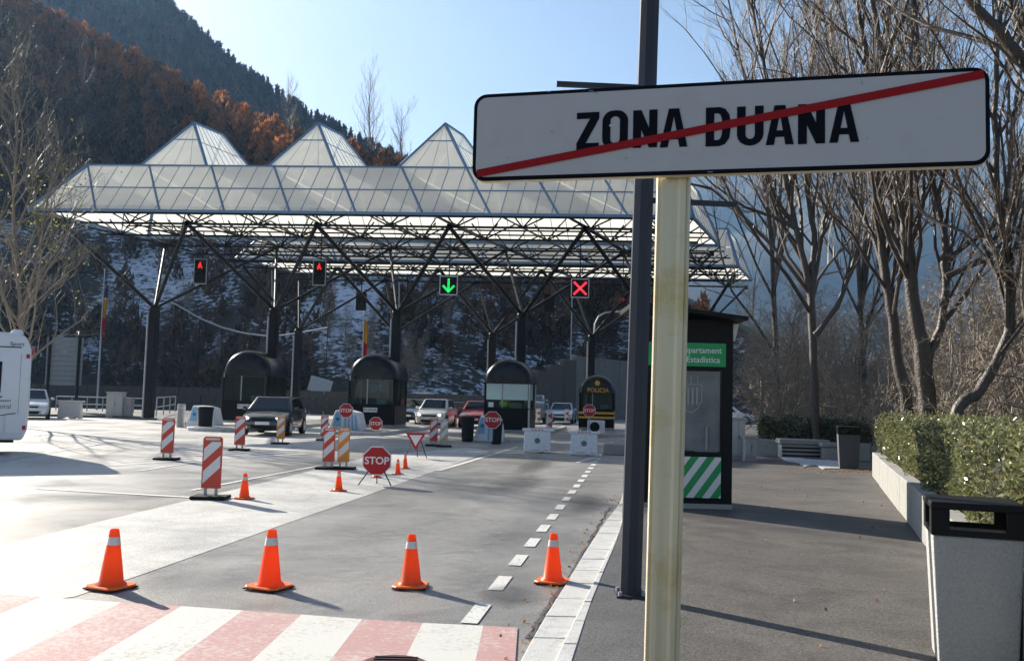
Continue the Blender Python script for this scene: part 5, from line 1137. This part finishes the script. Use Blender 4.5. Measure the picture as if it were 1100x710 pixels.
def hedge(name, label, O, d, nv, length, z0, z1, depth, nleaf, lsize, palette, bite=None):
    t = thing(name, label, 'hedge', (O.x, O.y, 0)); pts = []; cs = []
    u = rng.random(nleaf * 2); f = rng.random(nleaf * 2); n_ = nleaf * 2
    # points near the three visible faces plus some volume
    a = u * length; face = rng.random(n_); v = rng.random(n_); q = rng.random(n_)
    wob = .09 * np.sin(a * 2.1) + .08 * np.sin(a * 5.3 + 1) + .035 * np.sin(a * 11)
    b = np.where(face < .45, .02 + .16 * q ** 2, np.where(face < .8, v * depth, np.where(face < .9, v * depth, depth - .1 * q)))
    z = np.where(face < .45, z0 + v * (z1 - z0), np.where(face < .8, z1 - .16 * q ** 2, z0 + q * (z1 - z0)))
    a = np.where((face >= .8) & (face < .9), .15 * q, a)
    b = b - wob + .1 * np.clip((z - z0) / (z1 - z0), 0, 1) * np.sin(a * 3.3 + z * 4); z = z + .07 * np.sin(a * 3.7 + b * 4) + .06 * np.sin(a * 9 + b * 7) + np.where((rng.random(n_) < .02) & (z > z1 - .15), rng.random(n_) * .16, 0) + rng.normal(0, .02, n_)
    r_ = .16; edge = (z > z1 - r_) & (b < r_ - wob); z = np.where(edge, z - .6 * (r_ - b - wob).clip(0) * .5, z)
    X = np.stack([d.x * a + nv.x * b, d.y * a + nv.y * b, z], 1); keep = rng.random(n_) < .30 + .6 * (np.sin(a * 6.1 + 2 * np.sin(z * 7)) * np.sin(z * 11 + b * 8 + a) > -.45)
    if bite is not None: keep &= ~(((a - bite[0]) / bite[1]) ** 2 + ((z - bite[2]) / bite[3]) ** 2 + (b / .45) ** 2 < 1)
    X = X[keep]; pc = np.array(palette); idx = rng.integers(0, len(pc), len(X)); C = pc[idx] * rng.uniform(.7, 1.3, (len(X), 1))
    cards_object('leaf', X, lsize * rng.uniform(.6, 1.25, len(X)), C, m_leaf, t, stretch=1.5)['kind'] = 'stuff'
    br = MB(); rd = random.Random(5)
    for k in range(int(length * 9)):
        aa = rd.uniform(.05, length); bb = rd.uniform(.12, depth - .1); p = d * aa + nv * bb; p.z = z0 - .1; e = p + Vector((rd.gauss(0, .12), rd.gauss(0, .12), (z1 - z0) * rd.uniform(.7, 1.02))); m_ = p.lerp(e, .5) + Vector((rd.gauss(0, .06), rd.gauss(0, .06), 0)); br.tube([p, m_, e], [.012, .008, .003], 4)
    o = br.build('stem', m_twig, t); o['kind'] = 'stuff'
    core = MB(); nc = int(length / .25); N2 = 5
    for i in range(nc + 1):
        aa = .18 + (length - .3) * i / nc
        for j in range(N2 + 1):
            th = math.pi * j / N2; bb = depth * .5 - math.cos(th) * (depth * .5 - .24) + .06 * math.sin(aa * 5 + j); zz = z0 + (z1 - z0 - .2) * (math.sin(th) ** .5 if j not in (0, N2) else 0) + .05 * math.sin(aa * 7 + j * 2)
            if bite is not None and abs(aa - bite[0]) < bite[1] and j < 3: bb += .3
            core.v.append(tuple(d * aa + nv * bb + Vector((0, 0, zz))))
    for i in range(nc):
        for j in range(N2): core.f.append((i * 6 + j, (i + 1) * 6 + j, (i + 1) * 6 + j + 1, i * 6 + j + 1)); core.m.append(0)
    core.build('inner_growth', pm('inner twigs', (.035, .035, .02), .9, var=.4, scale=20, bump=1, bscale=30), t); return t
HP = [(.16, .18, .06), (.21, .22, .09), (.12, .135, .05), (.25, .235, .125), (.31, .285, .175), (.095, .11, .04)]
hedge('near_hedge', 'clipped green hedge with glossy leaves on the right behind the planter wall', W0 + nrm * .22 + wd_ * .1, wd_, nrm, tot - .2, .52, 1.40, 1.5, 34000, .043, HP, (4.6, .3, .8, .6))
FB0, FB1 = P(812, 470, 28.5), P(936, 470, 27.0); d = (FB1 - FB0); d.z = 0; fl = d.length; d.normalize(); nv = Vector((-d.y, d.x, 0))
hedge('far_hedge', 'dark low hedge with bright flecks behind the far concrete planter', FB0 + nv * .25, d, nv, fl, .55, 1.22, 1.3, 9000, .06, [(.10, .12, .06), (.13, .14, .08), (.24, .24, .18), (.06, .08, .035)])
t = thing('far_planter', 'long low concrete planter wall in front of the far dark hedge', 'planter', (FB0.x, FB0.y, PZ))
for k in range(4): L_ = fl / 4; c = d * (L_ * (k + .5)); MB().box((c.x, c.y, .25), (L_ - .02, .2, .5), Matrix.Rotation(math.atan2(d.y, d.x), 3, 'Z')).build('concrete_block', m_concp, t, bevel=.012, seg=1)
def bench(px0, px1, pyb, ht, label, dp, slats):
    a, b = G(px0, pyb, PZ), G(px1, pyb, PZ); wd = b.x - a.x; t = thing('concrete_bench', label, 'bench', ((a.x + b.x) / 2, a.y, PZ), -R(4), 'concrete benches by the far planter')
    MB().span((-wd / 2 + .06, .05, 0), (wd / 2 - .06, dp - .05, ht * .72)).build('base', m_concd, t, bevel=.02, seg=1); MB().span((-wd / 2, 0, ht * .74), (wd / 2, dp, ht)).build('seat_slab', m_concp, t, bevel=.02, seg=1)
    for k in range(slats): MB().span((-wd / 2 + .08, .038, ht * .1 + k * ht * .2), (wd / 2 - .08, .049, ht * .1 + k * ht * .2 + .05)).build('groove_strip', m_black, t)
    return t
bench(838, 884, 492, .56, 'long grey bench block with dark grooves beside the snow patch', .6, 3); bench(883, 905, 494, .5, 'short dark concrete block right of the long bench', .6, 0)
# litter bins
def park_bin(c, rz, label, s=1.0, wd=.50, ht=1.06, mat=None):
    t = thing('park_bin', label, 'litter bin', c, rz, 'square concrete litter bins with black hoods'); w2 = wd / 2; hz = ht - .2
    b = MB(); n = 4
    def fr(z, k): return [(-w2 * k, -w2 * k, z), (w2 * k, -w2 * k, z), (w2 * k, w2 * k, z), (-w2 * k, w2 * k, z)]
    b.add(fr(0, .86) + fr(hz, 1.0) + fr(hz, .9) + fr(hz - .25, .88), [(3, 2, 1, 0)] + [(i, (i + 1) % 4, (i + 1) % 4 + 4, i + 4) for i in range(4)] + [(4 + i, 4 + (i + 1) % 4, 8 + (i + 1) % 4, 8 + i) for i in range(4)] + [(8 + i, 8 + (i + 1) % 4, 12 + (i + 1) % 4, 12 + i) for i in range(4)] + [(12, 13, 14, 15)])
    b.build('body', mat or m_concl, t, bevel=.012, seg=2)
    hb = m_black; k = 1.03
    for sx in (-1, 1):
        for sy in (-1, 1): MB().span((sx * w2 * k, sy * w2 * k, hz + .035), (sx * w2 * (.36 if sy < 0 and False else .62), sy * w2 * (.90), hz + .155)).build('hood_post', hb, t); MB().span((sx * w2 * k, sy * w2 * .9, hz + .035), (sx * w2 * .93, sy * w2 * .55, hz + .155)).build('hood_post', hb, t)
    r_ = MB()
    for s_ in (-1, 1): r_.span((-w2 * k, s_ * w2 * k, hz + .001), (w2 * k, s_ * w2 * .92, hz + .035)); r_.span((s_ * w2 * k, -w2 * .92, hz + .001), (s_ * w2 * .95, w2 * .92, hz + .035))
    r_.build('hood_rim', hb, t); MB().span((-w2 * 1.05, -w2 * 1.05, hz + .155), (w2 * 1.05, w2 * 1.05, ht)).build('hood_top', hb, t, bevel=.012, seg=2); return t
bx0, bx1 = P(999, 560, 5.55), P(1096, 560, 5.55); bw = bx1.x - bx0.x
park_bin(((bx0.x + bx1.x) / 2 + .115, 5.55 + bw / 2, PZ), R(-19), 'near square concrete bin with black hood at the right edge', 1, bw * .93, 1.6 - PZ - (540 - HZ(1048)) * .00555)
g = G(916, 504, PZ); park_bin((g.x, g.y + .3, PZ), R(-15), 'far dark bin with black hood between the far planter and the hedge', 1, .52, 1.05, pm('dark slate concrete', (.07, .075, .085), .8, var=.3, scale=30))
# snow and dead leaves
sn = [(836, 489), (850, 491), (866, 493.5), (884, 494), (902, 495.5), (914, 497), (917, 500.5), (905, 501), (899, 504), (884, 503.5), (876, 500), (864, 501.5), (856, 497), (845, 496)]; c = G(876, 497, PZ)
pts = [G(x, y_, PZ) for x, y_ in sn]; fine_ = []
for a, b in zip(pts, pts[1:] + pts[:1]):
    for k in range(5): p = a.lerp(b, k / 5); fine_.append(c + (p - c) * (1 + random.uniform(-.09, .07)))
if sum(p.x * q.y - q.x * p.y for p, q in zip(fine_, fine_[1:] + fine_[:1])) < 0: fine_.reverse()
m = MB(); m.slab([(p.x, p.y) for p in fine_], PZ + .002, PZ + .022); o = m.build('snow_patch', m_snow); tag(o, kind='stuff'); o['label'] = 'thin patch of old snow on the pavement by the bench'
n = 260; c = G(908, 506, PZ); X = np.stack([rng.normal(c.x, .55, n), rng.normal(c.y, .5, n), np.full(n, PZ + .015)], 1); n2 = 70; X2 = np.stack([rng.uniform(2, 7, n2), rng.uniform(6, 18, n2), np.full(n2, PZ + .012)], 1)
ky = rng.uniform(4, 16, 110); kp = [smooth_at(ka, y_) for y_ in ky]; X3 = np.stack([np.array([p.x for p in kp]) - np.abs(rng.normal(0, .12, 110)), ky, np.full(110, .014)], 1)
X = np.concatenate([X, X2, X3]); o = cards_object('fallen_leaves', X, .04, np.array([[.30, .15, .06]]) * rng.uniform(.5, 1.5, (len(X), 1)), m_wood); tag(o, kind='stuff'); o['label'] = 'dry brown leaves scattered on the pavement'

# ------------------------------------------------------------------ dark pole
b = G(677, 640, PZ); tp = P(698, 0, b.y); lean = (tp - b).normalized(); t = thing('dark_pole', 'tall dark steel pole just left of the cream sign post', 'pole', b); hgt = 6.4; e = lean * hgt
MB().tube([Vector((0, 0, .01)), e], [.088, .078], 8).build('shaft', m_pole, t); MB().box((0, 0, .012), (.24, .24, .02)).build('base_plate', m_pole, t)
for sx in (-1, 1):
    for sy in (-1, 1): MB().lathe([(.016, 0), (.016, .03), (0, .03)], 8, (sx * .09, sy * .09, .02)).build('bolt', m_galv, t)
for (x0, y0_, x1, y1_) in ((598, 90.5, 697, 95), (690, 215, 790, 220)):
    p, q = P(x0, y0_, b.y) - b, P(x1, y1_, b.y) - b; MB().tube([p, q], .028, 4).build('side_arm', m_pole, t)

# ------------------------------------------------------------------ ZONA DUANA sign
SL, SR = P(508.5, 146.5, 2.57), P(1063.5, 127.5, 2.25); zc = (SL.z + SR.z) / 2; SL.z = SR.z = zc; sd_ = (SR - SL); SW = sd_.length; sd_.normalize(); yaw = math.atan2(sd_.y, sd_.x); sn_ = Vector((sd_.y, -sd_.x, 0)); SH = .248
pp = P(718.5, 400, 2.5); t = thing('road_sign', 'white sign lettered ZONA DUANA struck through in red on a cream post', 'road sign', (SL.x, SL.y, 0), yaw)
def sl(px, py):
    d_ = ray(px, py); k_ = (SL - CAM).dot(sn_) / d_.dot(sn_); p = CAM + d_ * k_; return ((p - SL).dot(sd_), p.z - zc)
def rrect(x0, x1, z0, z1, r, n=6):
    o = []
    for cx, cz, a0 in ((x1 - r, z0 + r, -90), (x1 - r, z1 - r, 0), (x0 + r, z1 - r, 90), (x0 + r, z0 + r, 180)):
        for k in range(n + 1): a_ = R(a0 + 90 * k / n); o.append((cx + r * math.cos(a_), cz + r * math.sin(a_)))
    return o
up = lambda x, y_, z: (x, y_, z + zc); h2 = SH / 2
MB().prism(rrect(0, SW, -h2, h2, .036), 0, .024, up).build('backing', m_cream, t)
MB().prism(rrect(0.001, SW - .001, -h2 + .001, h2 - .001, .036), -.004, -.0005, up).build('border', m_ink, t)
MB().prism(rrect(.0115, SW - .0115, -h2 + .0115, h2 - .0115, .027), -.006, -.0045, up).build('face', m_signw, t)
def glyph(ch, w_, h, s):
    """list of convex pieces (x,z)"""
    def ring(out, inn): return [[out[i], out[(i + 1) % len(out)], inn[(i + 1) % len(inn)], inn[i]] for i in range(len(out))]
    if ch == 'Z': return [[(0, h - s * .8), (w_, h - s * .8), (w_, h), (0, h)], [(0, 0), (w_, 0), (w_, s * .8), (0, s * .8)], [(0, s * .8), (s * 1.15, s * .8), (w_, h - s * .8), (w_ - s * 1.15, h - s * .8)]]
    if ch == 'O': return ring(rrect(0, w_, 0, h, w_ * .42, 5), rrect(s, w_ - s, s * .75, h - s * .75, (w_ - 2 * s) * .45, 5))
    if ch == 'N': return [[(0, 0), (s, 0), (s, h), (0, h)], [(w_ - s, 0), (w_, 0), (w_, h), (w_ - s, h)], [(s, h - .52 * h), (w_ - s, 0), (w_ - s, .52 * h), (s, h)]]
    if ch == 'A':
        c_ = w_ / 2; k_ = .30; wt = s * .62; il = lambda z: s * .95 + (c_ - s * .95) * min(1, z / (h * .80)); z1, z2 = h * .2, h * .36
        return [[(0, 0), (s * .95, 0), (c_, h * .80), (c_, h), (c_ - wt, h)], [(w_ - s * .95, 0), (w_, 0), (c_ + wt, h), (c_, h), (c_, h * .80)], [(il(z1), z1), (w_ - il(z1), z1), (w_ - il(z2), z2), (il(z2), z2)]]
    if ch == 'D':
        o = []; i_ = []
        for k in range(7): a_ = R(-90 + 180 * k / 6); o.append((w_ * .55 + w_ * .45 * math.cos(a_), h / 2 + (h / 2) * (math.copysign(abs(math.sin(a_)) ** .75, math.sin(a_))))); i_.append((w_ * .5 + (w_ * .5 - s) * math.cos(a_), h / 2 + (h / 2 - s * .75) * (math.copysign(abs(math.sin(a_)) ** .75, math.sin(a_)))))
        o = [(0, 0)] + o + [(0, h)]; i_ = [(s, s * .75)] + i_ + [(s, h - s * .75)]; return ring(o, i_)
    if ch == 'U':
        o = [(0, h)]; i_ = [(s, h)]
        for k in range(9): a_ = R(180 + 180 * k / 8); o.append((w_ / 2 + w_ / 2 * math.cos(a_), w_ * .45 + w_ * .45 * math.sin(a_))); i_.append((w_ / 2 + (w_ / 2 - s) * math.cos(a_), w_ * .45 + (w_ * .45 - s * .8) * math.sin(a_)))
        o.append((w_, h)); i_.append((w_ - s, h)); return [[o[i], o[i + 1], i_[i + 1], i_[i]] for i in range(len(o) - 1)]
glyphs = (('Z', 619.5, 643.5, 162, 122.5), ('O', 647, 674.5, 161.5, 120.5), ('N', 680, 706, 160, 120), ('A', 709, 738.5, 159.5, 118.5), ('D', 758, 785, 158.5, 117), ('U', 791.5, 820, 158, 116), ('A', 822.5, 852.5, 157, 115), ('N', 857, 886, 156, 113.5), ('A', 890.5, 922.5, 154.5, 112))
for ch, xa, xb, yb, yt in glyphs:
    a0, z0 = sl(xa, yb); a1, z1 = sl(xb, yt); m = MB()
    a0, z0 = sl(xa, yb); a1 = sl(xb, yb)[0]; z1 = sl(xa, yt)[1]
    for pc in glyph(ch, a1 - a0, z1 - z0, .0218):
        ar = sum(pc[i][0] * pc[(i + 1) % len(pc)][1] - pc[(i + 1) % len(pc)][0] * pc[i][1] for i in range(len(pc)))
        m.prism(pc if ar > 0 else pc[::-1], -.0078, -.0062, lambda x, y_, z: (x + a0, y_, z + z0 + zc))
    m.build('letter', m_ink, t)
xa, za = sl(513.5, 187.5); xb, zb = sl(1056, 81); nv2 = Vector((-(zb - za), xb - xa)).normalized() * .0105
MB().prism([(xa - nv2.x, za - nv2.y), (xb - nv2.x, zb - nv2.y), (xb + nv2.x, zb + nv2.y), (xa + nv2.x, za + nv2.y)], -.0098, -.0082, up).build('red_stroke', m_signred, t)
for px, py, lx, lz, mt in ((589, 100, .006, .0016, m_concd), (633, 99, .012, .0012, m_concd), (640, 101, .008, .0012, m_concd), (655, 137, .006, .005, m_wht), (593, 143, .0015, .005, m_concd), (672, 172, .002, .006, m_concd), (925, 92, .0012, .009, m_concd), (930, 150, .003, .0014, m_concd), (760, 186, .014, .0014, m_concd), (618, 169, .002, .0016, m_concd), (1010, 130, .003, .001, m_concd), (545, 170, .004, .001, m_concd)):
    a0, z0 = sl(px, py); MB().span((a0, -.0086, z0 + zc), (a0 + lx, -.0061, z0 + lz + zc)).build('scuff', mt, t)
# ribbed cream post behind the face
inv = Matrix.Rotation(-yaw, 3, 'Z'); top_p = P(724, 194, 2.5); bot = P(711, 702, 2.5); ax = (top_p - bot).normalized(); bz0 = bot + ax * ((PZ - bot.z) / ax.z); tz1 = top_p + ax * ((zc + .1 - top_p.z) / ax.z)
prof = []; nn = 48
for k in range(nn):
    a_ = 2 * math.pi * k / nn; x_ = math.copysign(abs(math.cos(a_)) ** .55, math.cos(a_)) * .046; y_ = math.copysign(abs(math.sin(a_)) ** .55, math.sin(a_)) * .032
    q_ = 1 - .15 * (1 if (k % 6) in (0, 1) else 0); prof.append((x_ * q_, y_ * q_))
ps = MB(); pb, pt2 = inv @ (bz0 - Vector((SL.x, SL.y, 0))), inv @ (tz1 - Vector((SL.x, SL.y, 0)))
off = Vector((0, .060 - min(pb.y, pt2.y) * 0, 0))
yb = .024 + .036; 
ps.v = [(pb.x + x_, yb + y_, pb.z) for x_, y_ in prof] + [(pt2.x + x_, yb + y_, pt2.z) for x_, y_ in prof]; ps.f = [(k, (k + 1) % nn, (k + 1) % nn + nn, k + nn) for k in range(nn)] + [tuple(range(nn - 1, -1, -1)), tuple(range(nn, 2 * nn))]; ps.m = [0] * len(ps.f); ps.build('post', m_cream, t)
for z in (-.07, .07): MB().span((pt2.x - .07, .0245, zc + z - .012), (pt2.x + .07, yb - .03, zc + z + .012)).build('clamp', m_galv, t)

# ------------------------------------------------------------------ air between here and the mountains
hz = MB(); hz.span((-3600, -300, -1.2), (3600, 4000, 860)); m = bpy.data.materials.new('haze air'); m.use_nodes = True; tn = m.node_tree; tn.nodes.remove(tn.nodes['Principled BSDF']); pvn = tn.nodes.new('ShaderNodeVolumePrincipled')
pvn.inputs['Color'].default_value = (.34, .60, 1, 1); pvn.inputs['Density'].default_value = .00015; pvn.inputs['Anisotropy'].default_value = .35; tn.links.new(pvn.outputs[0], tn.nodes['Material Output'].inputs['Volume'])
o = hz.build('haze', m); o['kind'] = 'stuff'; o['label'] = 'thin bluish mountain air'
